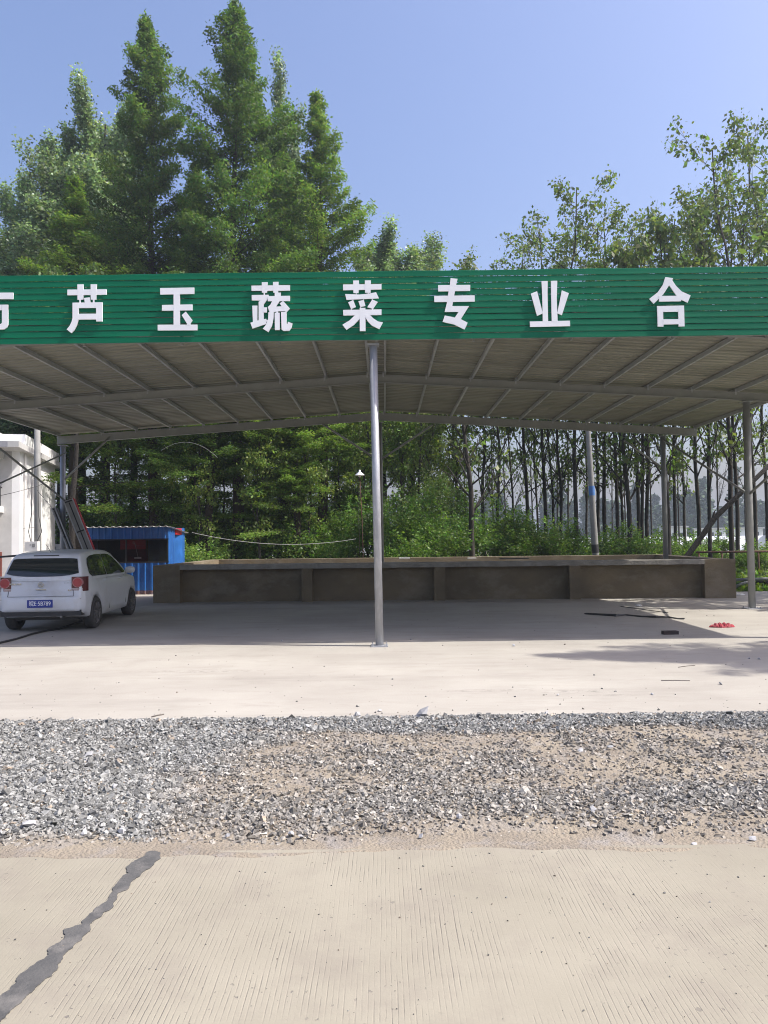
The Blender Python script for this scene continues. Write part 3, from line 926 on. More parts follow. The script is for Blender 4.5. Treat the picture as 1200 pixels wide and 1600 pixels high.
for ch, ((ox, oy), sc_, strokes) in GLYPHS.items():
    mb = MB()
    for i, st in enumerate(strokes):
        poly = []
        for cx, cy in st:
            p = at(ox + cx / sc_, oy + cy / sc_, SY - .03)
            poly.append((p.x, p.z))
        mb.prism(poly, 'y', SY - .022 - i * .0007, SY - .008)
    mb.build("letter", M['white'], sign, label="white Chinese character " + ch)

# ------------------------------------------------------------------ washing pool
pa, pb = Vector((-5.99, 19.9, 0)), Vector((8.77, 19.24, 0))
PL = (pb - pa).length
pang = math.atan2(pb.y - pa.y, pb.x - pa.x)
pool = thing("pool", "long low brown cement pool with panelled front under the shed", "pool", pa, rz=pang)
HP = .97
def pbox(name, mat, *a, **k):
    return MB().box(*a).build(name, mat, pool, local=True, **k)
pbox("back_panel", M['pool'], .5, .25, 0, PL - .6, .45, .85)
for x0, x1 in ((0, .70), (4.0 - .14, 4.0 + .13), (7.25, 7.53), (10.66, 10.93), (PL - .76, PL)):
    big = (x1 - x0) > .5
    pbox("pier", M['pool'], x0, 0.0, 0, x1, .249 if not big else .46, .849 if not big else HP - .001 * (x0 == 0))
# coping as cast slabs with chipped edges
def coping(x0, x1, y0, y1, z0, z1, seed):
    rs = random.Random(seed); n = 40
    V = []
    for i in range(n + 1):
        x = x0 + (x1 - x0) * i / n
        a = rs.uniform(-.006, .006); b = rs.uniform(-.012, .004) if x > PL - 5 else rs.uniform(-.004, .004)
        V += [(x, y0 + a, z0 - b), (x, y0 + a, z1 - .012), (x, y0 + .014, z1), (x, y1, z1 + rs.uniform(-.003, .003)), (x, y1, z0)]
    F = [(i * 5 + j, i * 5 + (j + 1) % 5, (i + 1) * 5 + (j + 1) % 5, (i + 1) * 5 + j) for i in range(n) for j in range(5)]
    F4 = F
    me = np_mesh("coping", V, F4, M['coping'])
    link_mesh("coping", me, None, pool)
coping(.703, 4.3, -.02, .45, .85, HP + .004, 1)
coping(4.304, 8.6, -.022, .45, .85, HP + .002, 2)
coping(8.604, PL - .763, -.02, .45, .85, HP + .004, 3)
pbox("side_wall", M['pool'], 0, .461, 0, .35, 5.6, HP - .003)
pbox("side_wall", M['pool'], PL - .4, .461, 0, PL, 5.6, HP - .003)
pbox("rear_wall", M['pool'], .351, 5.2, 0, PL - .401, 5.599, HP - .004)
pbox("pool_floor", M['coping'], .36, .46, -.05, PL - .41, 5.19, .06)
def pw(px, py, z=HP):   # point on the coping top
    q = ground(px, py, z); return q
q = pw(632, 873.5); o = MB().box(-.16, -.08, 0, .16, .08, .045).build("block", M['paper']); o.location = (q.x, q.y, HP + .008)
tag(o, "white block resting on the pool coping just right of the centre post", "block")
q = pw(737, 873); o = MB().box(-.12, -.07, 0, .12, .06, .022, Matrix.Rotation(.2, 4, 'Z')).build("tile", M['paper']); o.location = (q.x, q.y, HP + .008)
tag(o, "small flat pale tile lying on the pool coping", "tile")
q = pw(803, 874); o = MB().box(-.40, -.09, 0, .40, .09, .028, Matrix.Rotation(-.08, 4, 'Z')).build("plank", M['plank']); o.location = (q.x, q.y, HP + .008)
tag(o, "dark weathered plank lying on the pool coping", "plank")

# ------------------------------------------------------------------ booth
bx0, bx1, by0, by1, bh = -9.0, -6.52, 23.2, 25.0, 2.02
booth = thing("booth", "small blue corrugated metal booth with a wide dark window", "booth", (bx0, by0, 0))
def ribbed(a, b, z0, z1, nrm, mat, name, seed=0):
    a, b = Vector(a), Vector(b); d = b - a; L = d.length; d.normalize(); nrm = Vector(nrm)
    prof = []; s = 0
    while s < L:
        for u, h in ((0, 0), (.13, 0), (.145, .025), (.185, .025), (.2, 0)):
            if s + u <= L: prof.append((s + u, h))
        s += .2
    prof.append((L, 0))
    V = []; F = []
    for u, h in prof:
        p = a + d * u + nrm * h
        V += [(p.x, p.y, z0), (p.x, p.y, z1)]
    q = wloc(booth)
    V = [(x - q.x, y - q.y, z - q.z) for x, y, z in V]
    n = len(prof)
    F = [(2 * i, 2 * i + 2, 2 * i + 3, 2 * i + 1) for i in range(n - 1)]
    return link_mesh(name, np_mesh(name, V, F, mat), None, booth)
ribbed((bx0, by0, 0), (bx1, by0, 0), .12, .95, (0, -1, 0), M['blue'], "front_panel")
ribbed((bx0, by0, 0), (bx1, by0, 0), 0, .118, (0, -1, 0), M['rustfoot'], "rusty_foot")
ribbed((bx0, by0, 0), (bx1, by0, 0), 1.68, bh, (0, -1, 0), M['blue'], "top_panel")
ribbed((bx1, by0, 0), (bx1, by0 + .72, 0), 0, bh, (1, 0, 0), M['blue'], "side_panel")
MB().box(bx1 - .03, by0 + 1.45, 0, bx1 + .02, by1, bh - .02).build("side_panel", M['blue'], booth)
MB().box(bx1 - .02, by0 + .722, 1.80, bx1 + .02, by0 + 1.448, bh - .02).build("door_header", M['red'], booth, label="red header over the door")
MB().box(bx0, by1, 0, bx1, by1 + .04, bh).build("back_panel", M['blue'], booth)
MB().box(bx0 - .04, by0 + .002, 0, bx0, by1, bh).build("side_panel", M['blue'], booth)
dm = Matrix.Translation((bx1, by0 + 1.46, 0)) @ Matrix.Rotation(R(-12), 4, 'Z')
MB().box(0, -.7, .03, .04, 0, 1.78, dm).build("door", M['blue'], booth)
MB().box(bx0 + .04, by0 + .05, 0.001, bx1 - .04, by1 - .02, .04).build("floor_panel", M['dark'], booth)
MB().box(bx0 + .02, by0 + .9, .04, bx1 - .9, by0 + .93, 1.9).build("inner_partition", M['dark'], booth)
wf = MB()
for a in ((bx0, bx1, .95, .99), (bx0, bx1, 1.64, 1.68)): wf.box(a[0], by0 - .008, a[2], a[1], by0 + .03, a[3])
for x in (bx0, bx0 + 1.18, bx1 - .05): wf.box(x, by0 - .006, .991, x + .04, by0 + .03, 1.639)
wf.build("window_frame", M['dark'], booth)
MB().box(bx0 + .041, by0 + .008, .992, bx0 + 1.179, by0 + .012, 1.638).build("window_pane", M['boothglass'], booth)
MB().box(bx0 + 1.221, by0 + .008, .992, bx1 - .051, by0 + .012, 1.638).build("window_pane", M['boothglass'], booth)
# roof with corrugated edge
V = []; n = 0; xs = np.arange(bx0 - .12, bx1 + .12, .0333)
for i, x in enumerate(xs):
    h = .022 * (1 if (i % 6) in (4, 5) else 0)
    for yy, zz in ((by0 - .12, bh + .02), (by1 + .25, bh - .16)):
        V += [(x - bx0, yy - by0, zz + h), (x - bx0, yy - by0, zz + h - .012)]
F = []
for i in range(len(xs) - 1):
    b0, b1 = i * 4, (i + 1) * 4
    F += [(b0, b1, b1 + 2, b0 + 2), (b0 + 1, b0 + 3, b1 + 3, b1 + 1), (b0, b0 + 1, b1 + 1, b1)]
link_mesh("roof", np_mesh("roof", V, F, M['paper']), None, booth)
# things in the booth window
bn = thing("banner", "red printed banner hanging inside the booth window", "banner", (-8.0, by0 + .3, 1.3))
MB().box(-8.08, by0 + .30, 1.36, -7.30, by0 + .31, 1.66).build("banner_cloth", M['red'], bn)
mk = MB()
for k in range(18):
    x = -8.0 + k * .035 + (.02 if k > 8 else 0); mk.box(x, by0 + .2975, 1.49 - k * .002, x + .02, by0 + .2985, 1.515 - k * .002)
mk.lathe([(0.0, -.003), (.05, -.003), (.05, 0)], (-7.66, by0 + .2995, 1.56), 16, 'y')
for k in range(7): mk.box(-7.62 + k * .035, by0 + .2975, 1.42, -7.60 + k * .035, by0 + .2985, 1.44)
mk.build("banner_print", M['lamppink'], bn)
br = thing("brush", "thin handled brush leaning inside the booth window", "brush", (-7.5, by0 + .2, 1))
MB().tube([(-7.60, by0 + .2, 1.55), (-7.50, by0 + .2, 1.12)], .010, 6).build("handle", M['wire'], br)
MB().box(-7.60, by0 + .15, 1.07, -7.40, by0 + .2, 1.12).build("head", M['paper'], br)

# ------------------------------------------------------------------ leaning light boxes
def light_box(x_bot, x_top, y0, y1, length_z, thick, lab, red):
    t = thing("light_box", lab, "light box", (x_bot, (y0 + y1) / 2, 0), group="light boxes leaning on the rear left post")
    d = Vector((x_top - x_bot, 0, length_z)); L = d.length; ang = math.atan2(d.x, d.z)
    Mx = Matrix.Translation((x_bot, y0, 0)) @ Matrix.Rotation(R(19), 4, 'Z') @ Matrix.Rotation(ang, 4, 'Y')
    # local: x thickness (0..thick, right side up-facing), y depth, z length
    dep = y1 - y0
    MB().box(0, 0, 0.0, thick, dep, L, Mx).build("casing", M['boxgrey'], t)
    for a in (.0, thick - .03):
        MB().box(a, -.018, .0, a + .03, -.001, L, Mx).build("edge_rail", M['galv'], t)
    for z in (.02, L * .36, L * .68, L - .06):
        MB().box(.032, -.014, z, thick - .032, -.001, z + .035, Mx).build("cross_rail", M['dark'], t)
    MB().box(thick * .45, -.008, .06, thick * .45 + .03, -.001, L - .08, Mx).build("groove", M['dark'], t)
    if red:
        MB().box(thick + .001, -.02, .0, thick + .02, dep, L + .01, Mx).build("face_panel", M['red'], t, label="red face panel")
light_box(-7.72, -8.72, 21.05, 22.05, 2.70, .26, "broad light box with red face leaning left behind the car", True)
light_box(-8.14, -9.08, 21.1, 22.0, 2.52, .12, "thin dark light box leaning behind the broad red faced one", False)

# ------------------------------------------------------------------ car
def interp(pts):
    xs = [p[0] for p in pts]; ys = [p[1] for p in pts]
    return lambda x: float(np.interp(x, xs, ys))
CX, CY = -6.33, 15.6
car = thing("parked_car", "white hatchback parked under the shed, seen from behind, its left door open", "car", (CX + .10, CY, 0), rz=R(3.5))
car.scale = (1, 1, .985)
AR = [(-1.28), (1.18)]
zb_ = interp([(-1.96, .41), (-1.9, .35), (-1.7, .30), (-1.55, .21), (1.5, .21), (1.75, .24), (1.95, .32)])
zt_ = interp([(-1.96, .60), (-1.935, .635), (-1.915, .66), (-1.90, .80), (-1.865, .96), (-1.7, .975), (0, .95), (1.0, .92), (1.5, .84), (1.8, .72), (1.95, .55)])
w_ = interp([(-1.96, .62), (-1.94, .71), (-1.90, .75), (-1.83, .795), (-1.65, .822), (-1.2, .828), (1.0, .826), (1.5, .80), (1.75, .73), (1.88, .62), (1.95, .45)])
w0_ = w_
w_ = lambda y: w0_(y) * .945
sidef = interp([(.2, .955), (.32, .985), (.5, 1.0), (.72, .99), (.84, .965), (.93, .93), (1.0, .89)])
ys = sorted(set([round(v, 4) for v in list(np.linspace(-1.96, -1.8, 12)) + list(np.linspace(-1.8, 1.95, 110)) + [c + s * .34 for c in AR for s in (-1, 1)] + [c + s * .3395 for c in AR for s in (-1, 1)]]))
def body_bottom(y):
    b = zb_(y)
    for c in AR:
        if abs(y - c) < .34: b = max(b, .29 + math.sqrt(.34 ** 2 - (y - c) ** 2))
    return b
V = []; NP = 19
for y in ys:
    b, t, w = body_bottom(y), zt_(y), w_(y)
    b = min(b, t - .05)
    half = [(w * .86 * 0, b), (w * .90, b)]
    for f in (.03, .2, .45, .7, .88, 1.0):
        z = b + (t - b) * f
        half.append((w * sidef(z), z))
    half.append((w * sidef(t) - .06, t + .012)); half.append((0, t + .025))
    sec = [(-x, z) for x, z in half[::-1]][:-1] + half
    NP = len(sec)
    V += [(x, y, z) for x, z in sec]
F = [(i * NP + j, i * NP + (j + 1) % NP, (i + 1) * NP + (j + 1) % NP, (i + 1) * NP + j) for i in range(len(ys) - 1) for j in range(NP)]
mb = MB(); mb.add(V, F + [tuple(range(NP)), tuple(range((len(ys) - 1) * NP, len(ys) * NP))])
mb.build("body", M['carpaint'], car, smooth=True, local=True)
# greenhouse
zr_ = interp([(-1.885, .96), (-1.83, 1.06), (-1.70, 1.30), (-1.66, 1.365), (-1.60, 1.405), (-1.45, 1.435), (-1.0, 1.462), (-.4, 1.47), (0, 1.455), (.3, 1.395), (.65, 1.2), (1.02, .94)])
hb_ = interp([(-1.885, .685), (-1.75, .715), (-1.5, .735), (-1, .742), (.5, .742), (1.02, .72)])
hr_ = interp([(-1.885, .575), (-1.6, .575), (-1, .585), (0, .57), (.4, .56), (1.02, .60)])
def xs_(y, z): return hb_(y) + (hr_(y) - hb_(y)) * (z - .93) / .50
gys = list(np.linspace(-1.885, -1.4, 22)) + list(np.linspace(-1.3, .3, 16)) + list(np.linspace(.36, 1.02, 10))
V = []
for y in gys:
    zr = zr_(y); k = min(.05, (zr - .93) * .4)
    half = [(xs_(y, .93), .93), (xs_(y, .93 + (zr - k - .93) * .5), .93 + (zr - k - .93) * .5), (xs_(y, zr - k), zr - k), (xs_(y, zr) - k * .35, zr - k * .25), (xs_(y, zr) - k * 1.5, zr), (0, zr + .018)]
    sec = [(-x, z) for x, z in half] + [(x, z) for x, z in half[::-1]][1:]
    NP2 = len(sec); V += [(x, y, z) for x, z in sec]
F = [(i * NP2 + j, i * NP2 + j + 1, (i + 1) * NP2 + j + 1, (i + 1) * NP2 + j) for i in range(len(gys) - 1) for j in range(NP2 - 1)]
mb = MB(); mb.add(V, F + [tuple(range(NP2))])
mb.build("roof", M['carpaint'], car, smooth=True, local=True)
def yrear(z): return float(np.interp(z, [.96, 1.06, 1.30, 1.365, 1.405], [-1.885, -1.83, -1.70, -1.66, -1.60]))
# rear window, slightly bowed
V = []; nu, nv = 24, 8
for j in range(nv):
    for i in range(nu):
        u = i / (nu - 1) * 2 - 1; v = j / (nv - 1)
        zbot = 1.005 + .04 * u * u * u * u - .0 + .02 * u * u; ztop = 1.335 - .015 * abs(u) ** 6
        z = zbot + (ztop - zbot) * v
        hw = .632 - .07 * v
        V.append((u * hw, yrear(z) - .012 + .02 * u * u * 0, z))
mbw = MB(); mbw.add(V, [(j * nu + i, j * nu + i + 1, (j + 1) * nu + i + 1, (j + 1) * nu + i) for j in range(nv - 1) for i in range(nu - 1)])
# rim so the pane has thickness
mbw.build("rear_window", M['glassd'], car, smooth=True, local=True)
for s in (1, -1):
    for nm, outline in (("rear_side_window", [(-1.50, 1.06), (-1.47, 1.02), (-1.38, .985), (-.52, .975), (-.52, 1.385), (-.9, 1.385), (-1.2, 1.365), (-1.38, 1.32), (-1.46, 1.22)]),
                        ("front_side_window", [(-.49, .975), (.62, .965), (.80, .985), (.62, 1.09), (.42, 1.215), (.22, 1.315), (.02, 1.37), (-.2, 1.385), (-.49, 1.388)])):
        if s == -1 and nm == "front_side_window": continue
        vs = [(s * (xs_(y, z) + .007), y, z) for y, z in outline]
        m2 = MB(); n = len(vs); cy_ = sum(p[1] for p in vs) / n; cz_ = sum(p[2] for p in vs) / n
        m2.add(vs + [(s * (xs_(cy_, cz_) + .009), cy_, cz_)], [(i, (i + 1) % n, n) for i in range(n)])
        m2.build(nm, M['glassd'], car, smooth=True, local=True)
ws = MB(); V = []
for j in range(6):
    z = .97 + .36 * j / 5
    y = float(np.interp(-z, [-1.395, -1.2, -.94], [.3, .65, 1.02]))
    for i in range(9):
        u = i / 8 * 2 - 1; V.append((u * (xs_(y, z) - .06), y + .012, z + .012))
ws.add(V, [(j * 9 + i, j * 9 + i + 1, (j + 1) * 9 + i + 1, (j + 1) * 9 + i) for j in range(5) for i in range(8)])
ws.build("windscreen", M['glassd'], car, smooth=True, local=True)
for s in (1, -1):
    tl = MB().prism([(s * .525, -1.902), (s * .65, -1.902), (s * .715, -1.875), (s * .753, -1.80), (s * .765, -1.72), (s * .70, -1.72), (s * .56, -1.80)], 'z', .735, .998)
    t_ = tl.build("tail_lamp", M['lampdark'], car, local=True)
    lm = MB(); lm.lathe([(0, -1.914), (.090, -1.914), (.094, -1.86)], (s * .632, 0, .895), 20, 'y'); o = lm.build("lamp_lens", M['lamppink'], t_, local=True)
    lm = MB(); lm.lathe([(0, -1.920), (.074, -1.920), (.078, -1.912)], (s * .632, 0, .895), 20, 'y'); o = lm.build("lamp_lens", M['lampred'], t_, local=True)
    MB().prism([(s * .527, -1.908), (s * .65, -1.908), (s * .718, -1.880), (s * .65, -1.86), (s * .56, -1.86)], 'z', .748, .792).build("reversing_lens", M['lampclear'], t_, local=True)
MB().box(-.70, -1.93, .30, .70, -1.6, .405).build("rear_valance", M['blackplastic'], car, local=True)
MB().box(-.70, -1.6, .22, .70, 1.6, .34).build("underbody", M['blackplastic'], car, local=True)
MB().box(-.55, -1.62, .20, .55, -.95, .34).build("spare_wheel_well", M['blackplastic'], car, local=True)
MB().tube([(.35, -1.92, .29), (.35, -1.6, .29)], .025, 10).build("exhaust_pipe", M['rim'], car, local=True)
# seams and hatch edges as thin dark grooves
gm = MB()
gm.bar((-.57, -1.938, .652), (.57, -1.938, .652), .006, .006)
for s in (1, -1): gm.bar((s * .57, -1.938, .652), (s * .562, -1.905, .76), .006, .006)
gm.bar((-.70, -1.925, .60), (.70, -1.925, .60), .01, .006)
for s in (1, -1):
    for yy, z0, z1 in ((-.50, .30, .95), (.66, .32, .95)):
        gm.bar((s * (w_(yy) * 1.0 + .0005), yy, z0), (s * (w_(yy) * .93 + .002), yy, z1), .006, .005)
    pass
gm.build("panel_gap", M['blackplastic'], car, local=True)
pl = MB().box(-.22, -1.972, .455, .22, -1.962, .595).build("number_plate", M['plate'], car, local=True)
def text_mesh(s, size, loc, mat, parent, name, ext=.002, off=.0, sx=1):
    c = bpy.data.curves.new("txt", 'FONT'); c.body = s; c.size = size; c.align_x = 'CENTER'; c.align_y = 'CENTER'
    c.extrude = ext; c.offset = off
    t = bpy.data.objects.new("txt", c); COL.objects.link(t)
    me = bpy.data.meshes.new_from_object(t.evaluated_get(bpy.context.evaluated_depsgraph_get()))
    bpy.data.objects.remove(t)
    Rm = Matrix.Translation(loc) @ Matrix.Rotation(R(90), 4, 'X') @ Matrix.Diagonal((sx, 1, 1, 1))
    me.transform(Rm)
    me.materials.clear()
    return link_mesh(name, me, mat, parent)
text_mesh("皖E·5B789", .105, (0, -1.974, .525), M['platewhite'], pl, "plate_lettering", .0015, .0004, .84)
ring = MB(); ring.lathe([(.047, -1.915), (.047, -1.925), (.039, -1.925), (.039, -1.915)], (0, 0, .865), 20, 'y')
yv = -1.922
for a, b in (((-.026, .037), (-.0, .004)), ((.026, .037), (0, .004)), ((-.036, .012), (-.016, -.034)), ((-.016, -.034), (0, .0)), ((0, 0), (.016, -.034)), ((.016, -.034), (.036, .012))):
    ring.bar((a[0], yv, .865 + a[1]), (b[0], yv, .865 + b[1]), .008, .006)
ring.build("emblem", M['chrome'], car, local=True)
MB().box(-.09, -1.925, .772, .09, -1.905, .784).build("boot_handle", M['chrome'], car, local=True)
bd = MB()
for k in range(5): bd.box(-.545 + k * .042, -1.913, .87, -.515 + k * .042, -1.907, .893)
for k in range(2): bd.box(.47 + k * .035, -1.922, .745, .49 + k * .035, -1.914, .772)
for k in range(6): bd.box(.40 + k * .024, -1.911, .885, .415 + k * .024, -1.905, .893)
bd.build("badge_lettering", M['chrome'], car, local=True)
MB().box(-.22, -1.665, 1.375, .22, -1.62, 1.392).build("brake_lamp", M['blackplastic'], car, local=True)
MB().tube([(.02, -1.50, 1.44), (-.03, -1.62, 1.60)], .004, 6).build("antenna", M['blackplastic'], car, local=True)
for yy in (-.80, .22):
    MB().box(.750, yy, .865, .797, yy + .17, .885).build("door_handle", M['carpaint'], car, local=True)
mir = MB()
for j in range(7):
    pass
mir.lathe([(0, -.11), (.07, -.09), (.088, 0), (.07, .08), (0, .1)], (0, 0, 0), 14, 'x')
mo = mir.build("wing_mirror", M['carpaint'], car, smooth=True, local=True)
mo.location = (.87, .68, 1.02); mo.scale = (1, .6, .85)
mg = MB(); mg.lathe([(0, -.055), (.068, -.052)], (.02, 0, 0), 14, 'y'); mg.build("mirror_glass", M['chrome'], mo, local=True)
MB().tube([(.77, .70, .97), (.86, .68, .99)], .02, 8).build("mirror_arm", M['blackplastic'], car, local=True)
# wheels
def wheel(x, y, s):
    ty = MB(); ty.lathe([(.20, -.085), (.275, -.093), (.298, -.07), (.302, 0), (.298, .07), (.275, .093), (.20, .085)], (x, y, .302), 32, 'x')
    t = ty.build("tyre", M['tyre'], None, smooth=True)
    t.parent = car
    rm = MB(); xo = x + s * .075
    rm.lathe([(.205, xo - x + s * .012), (.195, xo - x + s * .005), (.19, xo - x - s * .05), (0, xo - x - s * .05)], (x, y, .302), 28, 'x')
    for k in range(7):
        a = 2 * math.pi * k / 7 + .2
        rm.bar((xo, y + math.cos(a) * .03, .302 + math.sin(a) * .03), (xo, y + math.cos(a) * .195, .302 + math.sin(a) * .195), .014, .045, up=(1, 0, 0))
    rm.lathe([(0, xo - x + s * .012), (.04, xo - x + s * .01), (.05, xo - x - s * .02)], (x, y, .302), 14, 'x')
    rm.build("rim", M['rim'], t, local=True)
for x, s in ((.695, 1), (-.695, -1)):
    for y in AR: wheel(x, y, s)
# open front left door
dr = MB()
DM = Matrix.Translation((-.80, .62, 0)) @ Matrix.Rotation(R(-62), 4, 'Z')
dr.box(-.035, -1.08, .30, .035, 0, .93, DM)
dob = dr.build("open_door", M['carpaint'], car, local=True, label="front left door standing open")
df = MB()
pr = [(-1.08, .93), (-1.04, 1.33), (-.55, 1.36), (-.1, 1.0)]
for (a, b), (c, d) in zip(pr[:-1], pr[1:]):
    df.bar(DM @ Vector((0, a, b)), DM @ Vector((0, c, d)), .035, .04)
df.build("window_frame", M['blackplastic'], dob, local=True)

# ------------------------------------------------------------------ house on the left
TH = R(12.8)
HS = .867   # storey heights follow from the nearer distance
house = thing("white_house", "white rendered two storey house with balconies at the left edge", "house", (-12.61, 26, 0), rz=TH)
house.scale = (1, 1, HS * 1.0 + .03)
def hb(name, mat, *a, **k): return MB().box(*a).build(name, mat, house, local=True, **k)
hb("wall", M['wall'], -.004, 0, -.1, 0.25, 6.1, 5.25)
hb("wall", M['wallgrey'], -12, 0.0, -.1, -.006, .25, 5.25)  # white front wall given darker grey: its shade is put into the colour
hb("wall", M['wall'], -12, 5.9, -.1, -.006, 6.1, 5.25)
hb("dado", M['brickred'], -12, -.02, -.1, -.3, -.001, 1.45)
hb("roof_slab", M['wallgrey'], -12.2, -1.3, 5.251, .50, 6.5, 5.47)
hb("upper_block", M['wallgrey'], -12, -.2, 5.471, -.45, 6.4, 6.0)
hb("upper_block", M['wall'], -.449, .1, 5.471, .40, 6.1, 5.92)
hb("balcony_slab", M['wall'], -12, -1.3, 2.93, -.25, -.001, 3.15)
hb("balcony_beam", M['wallgrey'], -12, -1.28, 4.95, -.25, -.02, 5.25)
for x in (-2.2, -5.2):
    w1 = hb("window", M['dark'], x, -.03, 3.2, x + 1.5, -.002, 4.7)
    hb("pane", M['glassd'], x + .05, -.04, 3.25, x + .72, -.031, 4.65)
    hb("pane", M['glassd'], x + .78, -.04, 3.25, x + 1.45, -.031, 4.65)
rl = MB()
for k in range(48): rl.box(-12 + k * .24, -1.26, 3.15, -12 + k * .24 + .02, -1.24, 3.85)
rl.box(-12, -1.27, 3.85, -.3, -1.22, 3.9)
for k in range(5): rl.box(-.32, -1.22 + k * .26, 3.15, -.30, -1.20 + k * .26, 3.85)
rl.box(-.33, -1.219, 3.85, -.29, -.05, 3.9)
rl.build("balcony_railing", M['dark'], house, local=True)
MB().tube([(.30, .55, 0), (.30, .55, 5.2)], .04, 8).build("drain_pipe", M['paper'], house, local=True)

# low stone wall past the house, with separate stones
sw = thing("stone_wall", "low pale rubble wall between the white house and the shed post", "wall", at(96, 880, 33).xy.to_3d())
a0 = at(85, 840, 33); a1 = at(118, 840, 33)
MB().box(a0.x, 33.0, -.1, a1.x, 33.3, 1.42).build("wall_core", M['wallgrey'], sw)
MB().box(a0.x - .05, 32.92, 1.421, a1.x, 33.36, 1.52).build("coping", M['wall'], sw)
stone_me = None
row = 0; z = 0.05
while z < 1.36:
    x = a0.x + .02 + (row % 2) * .09
    while x < a1.x - .12:
        w = rnd.uniform(.16, .26)
        m2 = MB().box(x, 32.95 - rnd.uniform(0, .03), z, min(x + w - .015, a1.x), 32.998, z + .125)
        m2.build("stone", M['wall'] if rnd.random() < .5 else M['wallgrey'], sw)
        x += w
    z += .14; row += 1

# ------------------------------------------------------------------ poles, wires, lamp
q = at(57, 860, 24.5)
pole1 = thing("utility_pole", "tapered concrete utility pole with a white meter box, left of the shed", "utility pole", (q.x, 24.5, 0))
MB().tube([(q.x + .05, 24.5, -.1), (q.x + .03, 24.5, 3), (q.x, 24.5, 6.8)], [.115, .10, .085], 14).build("shaft", M['concrete'], pole1, smooth=True)
mbx = MB().box(q.x - .24, 24.2, 1.32, q.x + .16, 24.4, 1.64).build("meter_box", M['paper'], pole1)
MB().box(q.x - .08, 24.195, 1.52, q.x - .03, 24.199, 1.54).build("box_mark", M['dark'], mbx)
MB().box(q.x + .0, 24.195, 1.46, q.x + .09, 24.199, 1.57).build("box_mark", M['boxgrey'], mbx)
for s, b in ((-1, .10), (1, .14)):
    MB().tube([(q.x + s * .10, 24.32, 1.64), (q.x + s * (.09 + b), 24.36, 1.95), (q.x + s * .11, 24.38, 2.5), (q.x + s * .09, 24.39, 4)], .012, 6).build("conduit", M['blackrubber'], pole1)
pb_ = at(930, 862, 26); pt_ = at(919, 674, 26)
pole2 = thing("utility_pole", "leaning concrete utility pole with a blue painted band behind the pool", "utility pole", (pb_.x, 26, 0))
def along(t): return Vector((pb_.x + (pt_.x - pb_.x) * t, 26, 1.1 + (pt_.z - 1.1) * t))
MB().tube([along(-.3), along(.0), along(1.0), along(1.6)], [.125, .118, .082, .07], 16).build("shaft", M['concrete'], pole2, smooth=True)
MB().tube([along(.46), along(.54)], [.1035, .1005], 16, caps=False).build("painted_band", M['utilblue'], pole2, smooth=True)
MB().tube([along(-.02), along(.05)], [.122, .119], 16, caps=False).build("painted_band", M['blackplastic'], pole2, smooth=True)
def wire(pts, lab, r=.006, mat=None, sag=0):
    tag(MB().tube(pts, r, 5).build("cable", mat or M['wire']), lab, "cable")
# cable from the booth to the lamp pole
a, b = at(300, 832, 24.0), at(556, 842, 25.6)
pts = []
for k in range(25):
    t = k / 24; p = a.lerp(b, t); p.z -= .30 * 4 * t * (1 - t) * .9; pts.append(p)
wire(pts, "pale cable sagging from the booth roof to the lamp pole", .008)
wire([at(252 + 88 * t, 704 - 62 * t + 73 * t * t, 26) for t in [k / 12 for k in range(13)]], "short grey cable curving through the leaves under the roof edge", .005, M['boxgrey'])
wire([at(-20, 779, 23), at(20, 770, 23), at(58, 760, 23.5), at(75, 752, 24)], "dark thin wire from the left frame edge to the pole", .008, M['blackrubber'])
wire([at(58, 766, 24.3), at(84, 797, 22)], "thin dark guy wire running down right from the utility pole", .008, M['blackrubber'])
wire([at(-20, 828, 27), at(20, 827, 27), at(55, 824, 26)], "lowest dark wire crossing before the white house", .006, M['blackrubber'])
lx = at(568, 850, 25.6)
lamp = thing("pole_lamp", "thin pole carrying a white conical lamp behind the centre post", "lamp", (lx.x, 25.6, 0))
lt = at(562, 742, 25.6)
MB().tube([(lx.x, 25.6, 0), (lt.x + .06, 25.6, 2.2), (lt.x, 25.6, lt.z)], [.016, .014, .012], 8).build("pole", M['rust'], lamp, smooth=True)
MB().tube([(lx.x - .10, 25.62, 0), (lt.x - .05, 25.62, 2.2), (lt.x - .02, 25.62, lt.z - .3)], .008, 6).build("second_rod", M['plank'], lamp, smooth=True)
ls = MB(); ls.lathe([(.028, .15), (.035, .08), (.16, -.02), (.165, -.035), (.15, -.03), (.03, .05)], (lt.x, 25.6, lt.z + .02), 20, 'z')
ls.build("lamp_shade", M['white'], lamp, smooth=True)
lb = MB(); lb.lathe([(0, -.09), (.04, -.07), (.045, -.03), (.02, .03)], (lt.x, 25.6, lt.z), 12, 'z'); lb.build("bulb", M['paper'], lamp, smooth=True)

